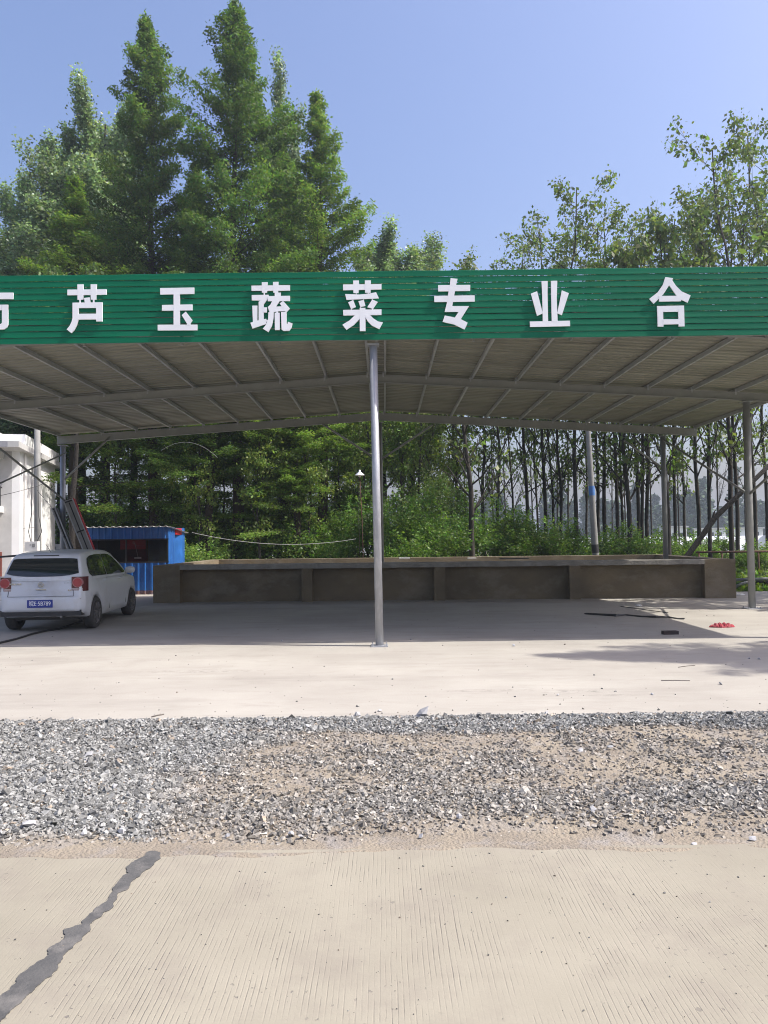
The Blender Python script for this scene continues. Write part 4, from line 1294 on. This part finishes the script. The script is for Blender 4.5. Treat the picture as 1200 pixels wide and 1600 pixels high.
# rusty rail, leaning trunk, heap of pipes
ra, rb = at(1088, 863, 26.5), at(1290, 858, 26.5)
rail = thing("pipe_rail", "rusty horizontal pipe rail beyond the right end of the pool", "rail", (ra.x, 26.5, 0))
MB().tube([(ra.x, 26.5, ra.z), (rb.x, 26.5, ra.z)], .035, 8).build("pipe", M['rust'], rail, smooth=True)
for px in (1092, 1128, 1185, 1262):
    x = at(px, 863, 26.5).x
    MB().tube([(x, 26.5, -.1), (x, 26.5, ra.z - .03)], .03, 8).build("support_post", M['rust'], rail, smooth=True)
l0, l1, l2 = at(1066, 880, 28), at(1118, 808, 28), at(1240, 690, 28)
log = thing("leaning_trunk", "thick dark fallen tree trunk leaning up to the right", "fallen tree", (l0.x, 28, 0))
MB().tube([(l0.x - .8, 28, -.1), l0 + Vector((0, 0, .0)), l1, at(1160, 768, 28), l2], [.12, .11, .10, .09, .07], 10).build("trunk", M['barkdark'], log, smooth=True)
MB().tube([at(1112, 816, 28), at(1116, 800, 28), at(1118, 797, 28)], [.05, .03, .015], 6).build("branch_stub", M['barkdark'], log)
MB().tube([at(1140, 785, 28), at(1133, 780, 28)], [.05, .04], 6).build("branch_stub", M['barkdark'], log)
pp = [((1146, 906), (1290, 902)), ((1146, 918), (1176, 906)), ((1172, 908), (1290, 922)), ((1150, 914), (1290, 912))]
for i, (a, b) in enumerate(pp):
    g0, g1 = at(a[0], a[1], 22.0 + .2 * i), at(b[0], b[1], 22.2 + .25 * i)
    g0.z = max(g0.z, .04); g1.z = max(g1.z, .04)
    lab = ["uppermost grey pipe in the heap right of the pool", "short slanting pipe in the heap right of the pool",
           "dark pipe sloping down to the right in the heap", "lowest long pipe in the heap on the weeds"][i]
    tag(MB().tube([g0, g1], .045, 10).build("pipe", [M['concrete'], M['concrete'], M['blackrubber'], M['blackrubber']][i], smooth=True), lab, "pipe", "pipes heaped right of the pool")
crumple("tarpaulin", 1200, 914, 1.1, .35, .22, M['blackrubber'], 12, "crumpled black tarpaulin under the pipes right of the pool", "tarpaulin")

# ------------------------------------------------------------------ greenhouses, far wood, far buildings
for i, (x0, y0, L) in enumerate(((15, 66, 17), (33.5, 66, 26), (13, 73, 30), (45, 73, 30), (-12, 80, 22), (12, 80, 40))):
    gh = thing("greenhouse_tunnel", ["near left white film greenhouse tunnel beyond the weeds", "near right white film greenhouse tunnel at the frame edge", "second row white film greenhouse tunnel on the left",
               "second row white film greenhouse tunnel on the right", "farthest white film tunnel glimpsed behind the shrubs", "farthest long white film tunnel before the hazy wood"][i], "greenhouse", (x0, y0, 0), "film greenhouse tunnels in the field")
    V = []; n = 10; m = 30
    for j in range(m + 1):
        for k in range(n + 1):
            a = math.pi * k / n
            V.append((L * j / m, 1.7 - 1.7 * math.cos(a), -.1 + 1.5 * math.sin(a) - .03 * (j % 2)))
    F = [(j * (n + 1) + k, j * (n + 1) + k + 1, (j + 1) * (n + 1) + k + 1, (j + 1) * (n + 1) + k) for j in range(m) for k in range(n)]
    link_mesh("film_cover", np_mesh("film_cover", V, F, M['plasticwhite']), None, gh, smooth=True)
    for xx in (0, L):
        e = MB(); e.prism([(1.7 - 1.72 * math.cos(math.pi * k / n), -.1 + 1.52 * math.sin(math.pi * k / n)) for k in range(n + 1)], 'x', xx - .03, xx + .03)
        e.build("end_wall", M['plasticwhite'], gh, local=True)

def leaf_quads(P, size, rs, aspect=.5, droop=0.0, up=0.0):
    """rhombic leaves at points P; returns V, F (quads)"""
    n = len(P)
    a = rs.rand(n) * 2 * np.pi; e = (rs.rand(n) - .5) * 1.6 - droop
    d = np.stack([np.cos(a) * np.cos(e), np.sin(a) * np.cos(e), np.sin(e)], -1)
    r = rs.randn(n, 3); r[:, 2] += up
    s = np.cross(d, r); s /= np.linalg.norm(s, axis=1, keepdims=True) + 1e-9
    L = size[:, None] * (.7 + .6 * rs.rand(n, 1)); W = L * aspect * .5
    V = np.stack([P, P + d * L * .5 + s * W, P + d * L, P + d * L * .5 - s * W], 1).reshape(-1, 3)
    F = np.arange(n * 4).reshape(n, 4)
    return V, F

def leaf_cols(n, rs, base, var=.35, hue=.25, clump=None):
    v = 1 + (rs.rand(n) - .5) * 2 * var
    if clump is not None: v = v * clump
    c = np.array(base)[None] * v[:, None]
    c[:, 0] *= 1 + (rs.rand(n) - .3) * hue * 2
    return np.repeat(c, 4, 0)

# far wood: conical and round crowns of leaf clumps, one mass
def far_wood():
    rs = np.random.RandomState(3)
    Ps, Ss, Cs = [], [], []
    for k in range(330):
        x = rs.uniform(-150, 260); y = rs.uniform(210, 300)
        H = rs.uniform(7, 12) if rs.rand() < .75 else rs.uniform(11, 17)
        if 92 < x < 115: H *= 1.35
        n = 260; cone = rs.rand() < .7
        z = rs.rand(n) ** .8
        rad = (1 - z) ** .8 * 2.2 + .3 if cone else np.sin(np.clip(z * 3.0, .2, 3.0)) * 3.0
        a = rs.rand(n) * 6.283; r = rad * rs.rand(n) ** .4
        Ps.append(np.stack([x + r * np.cos(a), y + r * np.sin(a), z * H], -1)); Ss.append(np.full(n, 1.5)); Cs.append(np.full(n, rs.uniform(.7, 1.2)))
    P = np.concatenate(Ps); S = np.concatenate(Ss); C = np.concatenate(Cs)
    V, F = leaf_quads(P, S, rs, .9)
    me = np_mesh("far_wood", V, F, M['farleaf'], leaf_cols(len(P), rs, (.06, .10, .05), .3, .1, C))
    tag(link_mesh("far_wood", me, None, kind='stuff'), "hazy line of distant trees along the horizon", "far wood")
far_wood()
for i, (px, py, w, h) in enumerate(((1128, 838, 9, 6), (1068, 834, 8, 7), (1186, 840, 9, 6))):
    c = at(px, 846, 170)
    fb = thing("far_building", ["small white distant building right of the leaning trunk foot", "small white distant building with a stepped roof, left one", "small white distant building at the right frame edge"][i], "building", (c.x, 170, 0), "small white buildings before the far wood")
    MB().box(c.x - w * .5, 170, 0, c.x + w * .1, 174, h * .45).build("wall", M['wall'], fb)
    MB().box(c.x - w * .5 - .3, 169.7, h * .451, c.x + w * .1 + .3, 174.3, h * .5).build("roof", M['wallgrey'], fb)
    wm_ = MB().box(c.x - w * .3, 169.9, 1.0, c.x - w * .2, 169.99, 2.0); wm_.build("window", M['dark'], fb)
    wm_ = MB().box(c.x - w * .1, 169.9, 1.0, c.x - w * .0, 169.99, 2.0); wm_.build("window", M['dark'], fb)

# ------------------------------------------------------------------ trees
class Sk:
    """tapered limbs of a tree"""
    def __init__(self): self.mb = MB()
    def limb(self, pts, r0, r1, n=6):
        m = len(pts); self.mb.tube(pts, [r0 + (r1 - r0) * (i / (m - 1)) for i in range(m)], n, caps=False)

def crown_mesh(name, P, S, rs, base, mat, aspect=.5, droop=0, var=.35, hue=.25, clump=None, up=0.0):
    V, F = leaf_quads(P, S, rs, aspect, droop, up)
    return np_mesh(name, V, F, mat, leaf_cols(len(P), rs, base, var, hue, clump))

def redwood(seed, H=22.0, Rb=3.5, z0=3.0, nb=265, dens=1.0, base=(.045, .095, .022)):
    rs = np.random.RandomState(seed); sk = Sk()
    wob = rs.randn(6) * .12
    def tr(z):
        t = z / H; return Vector((float(np.interp(t, np.linspace(0, 1, 6), wob)) * (t > .01), float(np.interp(t, np.linspace(0, 1, 6), wob[::-1])) * (t > .01), z))
    sk.limb([tr(H * t) for t in np.linspace(0, 1, 14)], .26, .025, 10)
    # root flare
    P, S, C = [], [], []
    lump = rs.rand(12) * .6 + .70
    for k in range(nb):
        t = (k + rs.rand()) / nb
        z = z0 + (H - z0 - .2) * t ** 1.05
        f = 1 - z / H
        if (z < 7 and rs.rand() < .62) or (z < 10 and rs.rand() < .25): continue
        L = (Rb * (1 - math.exp(-f * 3.6)) * lump[int(t * 11.99)] + .12) * rs.uniform(.5, 1.2)
        az = k * 2.39996 + rs.randn() * .4
        el = .12 + .75 * (1 - f) ** 1.5 + rs.randn() * .16
        o = tr(z); d = Vector((math.cos(az) * math.cos(el), math.sin(az) * math.cos(el), math.sin(el)))
        pts = [o + d * (L * u) + Vector((0, 0, -.10 * L * u * u)) for u in (0, .35, .7, 1)]
        if k % 2 == 0 or L > 1.2: sk.limb(pts, .012 + .022 * f * L / 2, .005, 4)
        nl = int((60 + 190 * L) * dens)
        u = rs.rand(nl) ** .6 * .95 + .08
        side = Vector((-math.sin(az), math.cos(az), 0))
        wdt = (.10 + .27 * np.sin(np.clip(u, 0, 1) * 2.6)) * min(1.2, .4 + L * .3)
        lat = rs.randn(nl) * wdt * .75
        ver = rs.randn(nl) * .10 - np.abs(lat) * .25 - .08 * rs.rand(nl)
        b = np.array(pts[0])[None] * 1.0 + np.array(d)[None] * (L * u)[:, None]
        b[:, 2] -= .10 * L * u * u
        q = b + np.array(side)[None] * lat[:, None]
        q[:, 2] += ver
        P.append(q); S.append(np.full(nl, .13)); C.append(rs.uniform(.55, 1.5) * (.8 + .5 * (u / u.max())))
    P = np.concatenate(P); S = np.concatenate(S) * (.75 + .6 * rs.rand(len(P))); C = np.concatenate(C)
    tm_ = sk.mb.mesh("trunk"); tm_.materials.append(M['bark'])
    tm_.polygons.foreach_set("use_smooth", [True] * len(tm_.polygons))
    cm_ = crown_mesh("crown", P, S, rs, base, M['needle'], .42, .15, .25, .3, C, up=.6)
    return tm_, cm_

def poplar(seed, H=25, spread=4.0, base=(.17, .245, .14), dens=1.0):
    rs = np.random.RandomState(seed); sk = Sk()
    P, S, C = [], [], []
    def grow(o, az, el, L, r, depth):
        pts = [o]; p = o.copy(); e = el
        for k in range(5):
            e = min(1.5, e + .09)
            az2 = az + rs.randn() * .15
            p = p + Vector((math.cos(az2) * math.cos(e), math.sin(az2) * math.cos(e), math.sin(e))) * (L / 5)
            pts.append(p.copy())
        sk.limb(pts, r, r * .3, 5 if depth else 8)
        if depth < 2:
            for j in range(4 if depth == 1 else 5):
                q = pts[1 + j % 4] ; grow(q, az + rs.uniform(-1.6, 1.6), rs.uniform(.85, 1.25), L * rs.uniform(.3, .5), r * .45, depth + 1)
        n = int((230 if depth == 2 else 190) * dens * (.5 + L / 4))
        t = rs.rand(n) ** .7; idx = np.clip(t * 5, 0, 4.999); i0 = idx.astype(int); fr = idx - i0
        A = np.array([tuple(v) for v in pts]); q = A[i0] * (1 - fr[:, None]) + A[i0 + 1] * fr[:, None]
        P.append(q + rs.randn(n, 3) * np.array([.17, .17, .2]) * (1 + .4 * rs.rand(n, 1))); S.append(np.full(n, .125)); C.append(np.full(n, rs.uniform(.6, 1.5)))
    sk.limb([Vector((rs.randn() * .1 * t, rs.randn() * .1 * t, H * .93 * t)) for t in np.linspace(0, 1, 10)], .24, .04, 10)
    for k in range(26):
        z = H * (.20 + .66 * k / 26)
        L = spread * (1.75 - .75 * k / 26) * rs.uniform(.7, 1.25)
        grow(Vector((0, 0, z)), k * 2.4 + rs.randn() * .3, rs.uniform(.78, 1.02), L, .06 * (1.3 - k / 26), 1 if k % 4 == 3 else 0)
    P = np.concatenate(P); S = np.concatenate(S) * (.7 + .7 * rs.rand(len(P))); C = np.concatenate(C)
    tm_ = sk.mb.mesh("trunk"); tm_.materials.append(M['barkgrey'])
    cm_ = crown_mesh("crown", P, S, rs, base, M['leafglossy'], .85, .2, .4, .2, C)
    return tm_, cm_

def sparse_tree(seed, H=13, fork=.22, base=(.10, .145, .05), leaf=.22, lean=0.0, dens=1.0, r0=.115, thin=True):
    """thin straight trunk, forked ascending branches, drooping bunches of big leaves near the tips"""
    rs = np.random.RandomState(seed); sk = Sk()
    P, S, C = [], [], []
    def bunch(p, k=1.0):
        n = int(rs.randint(5, 11) * dens * k * (.38 if (p.z < .5 * H and thin) else 1))
        if n < 1: return
        q = np.array(tuple(p))[None] + rs.randn(n, 3) * np.array([.15, .15, .13]); q[:, 2] -= .05
        P.append(q); S.append(np.full(n, leaf)); C.append(np.full(n, rs.uniform(.75, 1.35)))
    def grow(o, az, el, L, r, depth):
        pts = [o]; p = o.copy(); e = el; a = az
        for k in range(6):
            e = min(1.45, e + .06 + rs.randn() * .07); a += rs.randn() * .14
            p = p + Vector((math.cos(a) * math.cos(e), math.sin(a) * math.cos(e), math.sin(e))) * (L / 6)
            pts.append(p.copy())
        sk.limb(pts, r, r * .35, 5)
        if depth < 3 and L > .5:
            for j in range(rs.randint(2, 6)):
                i = rs.randint(1, 6)
                grow(pts[i], a + rs.uniform(-1.5, 1.5), e - rs.uniform(.25, .8), L * rs.uniform(.3, .55), r * .5, depth + 1)
        bunch(pts[-1]); 
        if rs.rand() < .5: bunch(pts[-2], .6)
        
    ax = rs.uniform(0, 6.28); kx = rs.randn(8) * .10
    def tr(t): return Vector((lean * t * t * H + float(np.interp(t, np.linspace(0, 1, 8), kx)) * t * 2, float(np.interp(t, np.linspace(0, 1, 8), kx[::-1])) * t * 2, H * t))
    sk.limb([tr(t) for t in np.linspace(0, 1, 14)], r0, .02, 8)
    nb = 21
    for k in range(nb):
        t = fork + (.98 - fork) * (k + rs.rand()) / nb
        L = H * (.30 - .20 * t) * rs.uniform(.6, 1.25) * (1 if t > .42 else .6)
        grow(tr(t), k * 2.4 + ax, rs.uniform(.55, 1.1), L, r0 * (.5 - .36 * t), 1)
    bunch(tr(1.0), 1.5)
    P = np.concatenate(P); S = np.concatenate(S) * (.6 + .6 * rs.rand(len(P))); C = np.concatenate(C)
    tm_ = sk.mb.mesh("trunk"); tm_.materials.append(M['barkgrey'])
    tm_.polygons.foreach_set("use_smooth", [True] * len(tm_.polygons))
    cm_ = crown_mesh("crown", P, S, rs, base, M['leaf'], .62, .75, .35, .25, C)
    return tm_, cm_

def shrub(seed, H=3.5, Rr=1.8, base=(.075, .145, .032), n=9000, leaf=.11, lumps=16):
    rs = np.random.RandomState(seed); sk = Sk()
    P, S, C = [], [], []
    for k in range(lumps):
        az = rs.rand() * 6.28; r = Rr * rs.rand() ** .6; z = H * (.25 + .68 * rs.rand()) * (1 - .35 * (r / Rr) ** 2)
        c = Vector((r * math.cos(az), r * math.sin(az), z))
        sk.limb([Vector((0, 0, 0)), Vector((c.x * .4, c.y * .4, c.z * .5)), c], .035, .008, 4)
        m = n // lumps; rr = Rr * rs.uniform(.28, .5)
        q = rs.randn(m, 3); q /= np.linalg.norm(q, axis=1, keepdims=True); q *= (rs.rand(m, 1) ** .45) * rr * np.array([[1.1, 1.1, .8]])
        P.append(q + np.array(tuple(c))[None]); S.append(np.full(m, leaf)); C.append(np.full(m, rs.uniform(.7, 1.35)))
        # sprigs
        for j in range(3):
            u = rs.randn(3); u[2] = abs(u[2]) + .4; u /= np.linalg.norm(u)
            tt = rs.rand(45)[:, None]
            P.append(np.array(tuple(c))[None] + u[None] * rr * (.8 + .9 * tt) + rs.randn(45, 3) * .07); S.append(np.full(45, leaf)); C.append(np.full(45, 1.3))
    P = np.concatenate(P); S = np.concatenate(S) * (.6 + .8 * rs.rand(len(P))); C = np.concatenate(C)
    P[:, 2] = np.maximum(P[:, 2], .05)
    tm_ = sk.mb.mesh("stems"); tm_.materials.append(M['barkgrey'])
    return tm_, crown_mesh("foliage", P, S, rs, base, M['leaf'], .6, .1, .35, .3, C)

def place(meshes, name, x, y, rz, s, lab, cat, group, parts=("trunk", "crown"), z=-.09, sz=None):
    t = thing(name, lab, cat, (x, y, z), group, rz)
    t.scale = (s, s, sz or s)
    for nm, me in zip(parts, meshes):
        link_mesh(nm, me, None, t)
    return t

def X_at(px, Y): return at(px, 840, Y).x

RW = [redwood(101, base=(.070, .125, .028)), redwood(102, Rb=3.8, base=(.062, .116, .028)), redwood(103, Rb=3.3, nb=235, base=(.085, .145, .030))]
rw_list = [  # px of trunk, Y, mesh, scale, heightscale, label
    (240, 34.5, 0, 1.00, 25.0, "tall dawn redwood with a slim drooping tip, left of the tallest"),
    (366, 33.0, 1, 1.02, 24.7, "tallest dawn redwood, its dense tip at the top of the frame"),
    (503, 34.0, 2, .98, 21.3, "right outermost dawn redwood with a forked twiggy tip"),
    (446, 37.5, 0, .90, 20.9, "dawn redwood squeezed between the tallest and the right outermost"),
    (118, 32.5, 2, 1.0, 16.7, "lower bright green dawn redwood in front of the silver poplars"),
    (160, 38.5, 1, 1.05, 18.7, "dark dawn redwood left of the slim tipped one"),
    (303, 36.0, 2, .95, 19.1, "shorter dawn redwood between the two tallest tips"),
    (378, 41.0, 0, 1.0, 16.1, "dark dawn redwood trunk standing behind the tallest one"),
    (330, 31.5, 1, .80, 12.5, "young bright dawn redwood behind the booth"),
    (524, 39.0, 1, .85, 14.0, "short dawn redwood at the right end of the dense row"),
    (212, 42.0, 2, 1.0, 17.1, "shaded dawn redwood in the back row behind the booth"),
    (462, 32.0, 2, .72, 10.9, "young dawn redwood with low light green boughs above the pool"),
]
for px, Y, mi, s, H, lab in rw_list:
    place(RW[mi], "dawn_redwood", X_at(px, Y), Y, rnd.uniform(0, 6), s, lab, "tree", "dawn redwoods behind the shed", sz=H * 1.035 / 22.0)
PO = [poplar(201), poplar(202, spread=3.5)]
for px, Y, mi, s, H, lab in (
    (165, 40, 0, 1.05, 25.5, "tallest silvery poplar behind the redwoods"),
    (95, 39, 1, 1.0, 22.5, "silvery poplar second from the left edge"),
    (40, 38, 0, .95, 18.5, "silvery poplar near the left frame edge"),
    (-20, 37, 1, .95, 15.5, "low silvery poplar cut by the left frame edge"), (128, 42, 1, 1.1, 24.5, "silvery poplar between the two taller left ones"), (66, 43, 0, 1.0, 22.5, "silvery poplar behind the second from the left edge"),
    (437, 41, 1, .70, 26.2, "slim silvery poplar tip behind the gap right of the tallest redwood"),
    (600, 43, 0, 1.0, 19.0, "pale leafed poplar just above the sign, right of the redwoods"), (645, 45, 1, .95, 19.2, "second pale leafed poplar just above the sign, further right"),
    (15, 46, 1, .95, 15, "poplar foliage hanging beside the white house")):
    place(PO[mi], "poplar", X_at(px, Y), Y, rnd.uniform(0, 6), s, lab, "tree", "silvery poplars", sz=H / 25.0)
SPT = [sparse_tree(341, H=17, leaf=.17, dens=.95, r0=.092), sparse_tree(342, H=17, leaf=.17, dens=.8, r0=.092, lean=.01), sparse_tree(343, H=17, leaf=.18, dens=1.0, r0=.092)]
SPF = [sparse_tree(331, dens=.28, r0=.085), sparse_tree(332, dens=.25, r0=.085, lean=.015), sparse_tree(333, dens=.32, r0=.09)]
SP = [sparse_tree(301, dens=.8), sparse_tree(302, lean=.02, dens=.75), sparse_tree(303, lean=-.015, dens=.8), sparse_tree(304, dens=.6), sparse_tree(305, dens=1.2, leaf=.24)]
sp_px = [(655, 33, 10.5), (690, 40, 13), (712, 39, 15.2), (738, 28, 11.0), (757, 38, 14.9), (778, 33, 12), (803, 41, 13), (824, 37, 15.8), (840, 44, 14), (852, 36, 16.0), (866, 38, 13.5), (877, 34, 12),
         (901, 33, 16.8), (917, 43, 14), (935, 38, 15), (946, 36, 16.3), (965, 33, 15.5), (972, 37, 14), (983, 31, 13), (998, 38, 17.2), (1004, 32, 14.5), (1012, 36, 15.8), (1044, 30, 13.5),
         (1056, 38, 17.4), (1071, 43, 14), (1092, 35, 17.2), (1109, 31, 14.5), (1143, 29, 16.5), (1152, 34, 17), (1180, 33, 19.5), (1199, 38, 17), (1225, 31, 17), (1255, 35, 18), (1290, 30, 16), (630, 44, 12)]
ords = ["first", "second", "third", "fourth", "fifth", "sixth", "seventh", "eighth", "ninth", "tenth", "eleventh", "twelfth", "thirteenth", "fourteenth", "fifteenth", "sixteenth",
        "seventeenth", "eighteenth", "nineteenth", "twentieth"]
ords += ["twenty " + w for w in ords[:9]] + ["thirtieth"] + ["thirty " + w for w in ords[:9]]
sp_px += [(668, 47, 13), (726, 46, 13), (771, 48, 14), (790, 54, 15), (833, 56, 15), (872, 53, 15), (889, 47, 15), (926, 50, 15), (957, 57, 16), (978, 49, 15), (1018, 47, 15),
          (1061, 50, 15), (1122, 47, 15), (1166, 49, 16)]
sp_px.sort()
for i, (px, Y, H) in enumerate(sp_px):
    n = len(sp_px)
    lab = (f"{ords[i]} thin sparse leaved tree counted from the left of the row behind the pool" if i < 30 else
           f"{ords[n - 1 - i]} thin sparse leaved tree counted from the right of the row behind the pool")
    fat = 1.0 if px in (738, 965, 1044, 983) else (1.1 if H > 14.85 and Y < 45 else rnd.uniform(.62, .85))
    tall = H > 14.85 and Y < 45
    t = place(SPT[i % 3] if tall else (SP[i % 5] if Y < 45.5 else SPF[i % 3]), "sparse_tree", X_at(px, Y), Y, rnd.uniform(0, 6), fat, lab, "tree", "thin sparse trees behind the pool", sz=H / (17.0 if tall else 13.0))
TB = sparse_tree(311, H=11, r0=.13, leaf=.17, dens=1.1, fork=.47, base=(.07, .12, .035))
TB[0].materials[0] = M['barkdark']
place(TB, "broadleaf_tree", X_at(114, 27.5), 27.5, 2.2, 1.0, "dark trunked broadleaf tree whose boughs hang before the white house", "tree", None)
# trees outside the frame on the right that throw the dappled shade
for x, y, H, s, w in ((13.2, 16.4, 11, 1.2, "nearest"), (15.5, 19.0, 12, 1.3, "second nearest"), (12.6, 20.6, 11, 1.1, "third nearest"), (17, 22.5, 12, 1, "farthest")):
    place(SP[4], "sparse_tree", x, y, rnd.uniform(0, 6), s, w + " thin sparse tree right of the frame whose shade dapples the apron", "tree", "trees shading the apron's right side", sz=H / 13)
place(RW[1], "dawn_redwood", 11.45, 8.75, 1.0, .34, "narrow redwood right of the frame whose shadow crosses the apron", "tree", None, sz=12.6 / 22).scale = (.46, .46, 12.6 / 22)

UB = [sparse_tree(321, thin=False, H=7.5, r0=.06, leaf=.13, dens=2.6, fork=.2, base=(.12, .18, .04)), sparse_tree(322, thin=False, H=7, r0=.05, leaf=.12, dens=2.8, fork=.18, base=(.10, .165, .04))]
for i, (px, Y, s, lab) in enumerate(((312, 31, 1.0, "bright leafed young tree just right of the booth"), (268, 34, 1.1, "young broadleaf tree above the booth roof"), (405, 31, 1.0, "bright leafed young tree between two thick redwood trunks"),
        (350, 36, 1.1, "shaded young broadleaf tree behind the booth's right corner"), (482, 32, 1.0, "young broadleaf tree left of the brown redwood trunk pair"), (530, 34, 1.15, "slanting young broadleaf tree left of the pole lamp"),
        (575, 33, 1.1, "young broadleaf tree directly behind the centre post"), (628, 33, 1.1, "pale leafed young tree above the white block"), (665, 36, 1.15, "pale leafed young tree between the centre post and stout grey trunk"),
        (560, 40, 1.3, "taller young broadleaf tree behind the pole lamp"), (440, 38, 1.3, "taller young broadleaf tree in the gap of the redwoods"), (180, 33, 1.2, "young broadleaf tree above the leaning light boxes"), (710, 39, 1.2, "pale young tree left of the stout grey trunk"))):
    place(UB[i % 2], "young_tree", X_at(px, Y), Y, i * 1.9, s, lab, "tree", "young broadleaf trees behind the pool")
SH = [shrub(401), shrub(402, H=3.2, Rr=2.0, base=(.09, .17, .032)), shrub(403, H=2.2, Rr=1.6, base=(.10, .175, .04), leaf=.10), shrub(404, H=6.2, Rr=1.9, base=(.075, .125, .038), n=12000, lumps=22)]
sh_list = [(690, 32, 3, .78, "tall dark bushy young tree right of the centre post"),
           (606, 30, 0, 1.0, "dense green shrub right behind the centre post"), (650, 28.5, 1, .8, "low light green shrub above the white block"),
           (704, 29, 0, .85, "green shrub left of the stout grey trunk"), (770, 30, 1, .8, "broad leafed light shrub right of the stout grey trunk"),
           (815, 31, 0, .8, "dark green shrub above the plank"), (858, 30, 2, .95, "low pale shrub left of the blue banded pole"),
           (900, 31, 1, .6, "light shrub just left of the blue banded pole's foot"), (960, 31, 2, .9, "low shrub right of the blue banded pole"),
           (1000, 34, 2, .85, "low shrub among the thin trunks by the rear right post"), (1062, 33, 2, .7, "small shrub by the foot of the leaning trunk"),
           (560, 31, 1, .85, "green shrub behind the pole lamp"), (520, 33, 0, .8, "shaded shrub between two brown trunks"), (425, 33, 2, 1.2, "low shrub under the redwoods above the pool's left part"),
           (300, 30, 2, .8, "low light green shrub right of the booth door"), (330, 34, 0, .8, "dark shrub behind the booth's right side"),
           (480, 37, 0, 1.2, "dark shrub in the back row under the redwoods"), (380, 41, 0, 1.4, "deeply shaded shrub behind the thick redwood trunk"), (250, 41, 0, 1.4, "deeply shaded shrub behind the booth roof"),
           (150, 36, 0, 1.1, "dark shrub behind the leaning light boxes"), (1190, 30, 2, .6, "small weedy shrub by the rail at the right edge"),
           (1110, 36, 2, .8, "pale shrub beyond the rail"), 
           (540, 45, 3, .8, "tall shaded bush behind the right end of the redwoods")]
for i, (px, Y, mi, s, lab) in enumerate(sh_list):
    place(SH[mi], "shrub", X_at(px, Y), Y, i * 1.3, s, lab, "shrub", "shrubs behind the pool", ("stems", "foliage"))

# weeds covering the ground behind the apron
def weeds():
    rs = np.random.RandomState(77)
    n = 90000
    y = 21.4 + 34 * rs.rand(n) ** 1.7; x = rs.uniform(-.62, .78, n) * y
    patch = fbm(x, y, .35, 50)
    ok = (rs.rand(n) < np.clip(patch * 2.2 - .3, .1, 1)) & ~((x < 9.0) & (y < 26)) & ~((x < 4.2) & (y < 30) & (x < -5))
    x, y = x[ok], y[ok]; n = len(x)
    h = (.10 + .34 * fbm(x, y, .8, 60)) * (.5 + rs.rand(n)) * np.clip((y - 21.2) / 1.5, .25, 1)
    P = np.stack([x, y, -.09 + h * rs.rand(n)], 1)
    V, F = leaf_quads(P, .12 + .1 * rs.rand(n), rs, .5, -.5)
    me = np_mesh("weeds", V, F, M['leaf'], leaf_cols(n, rs, (.085, .15, .025), .4, .35))
    tag(link_mesh("weeds", me, None, kind='stuff'), "bright green weeds covering the ground beyond the apron", "weeds")
weeds()

# ------------------------------------------------------------------ haze
hz, N_, L_, P_ = new_mat("haze_air")
N_.remove(P_)
pv = N_.new("ShaderNodeVolumePrincipled")
pv.inputs["Color"].default_value = (.80, .90, 1.0, 1)
pv.inputs["Density"].default_value = .0008
pv.inputs["Anisotropy"].default_value = .3
L_.new(pv.outputs[0], N_["Material Output"].inputs["Volume"])
tag(MB().box(-720, -70, -3.0, 920, 1520, 32.0).build("haze", hz), "pale haze in the air over the fields", "haze", kind='stuff')
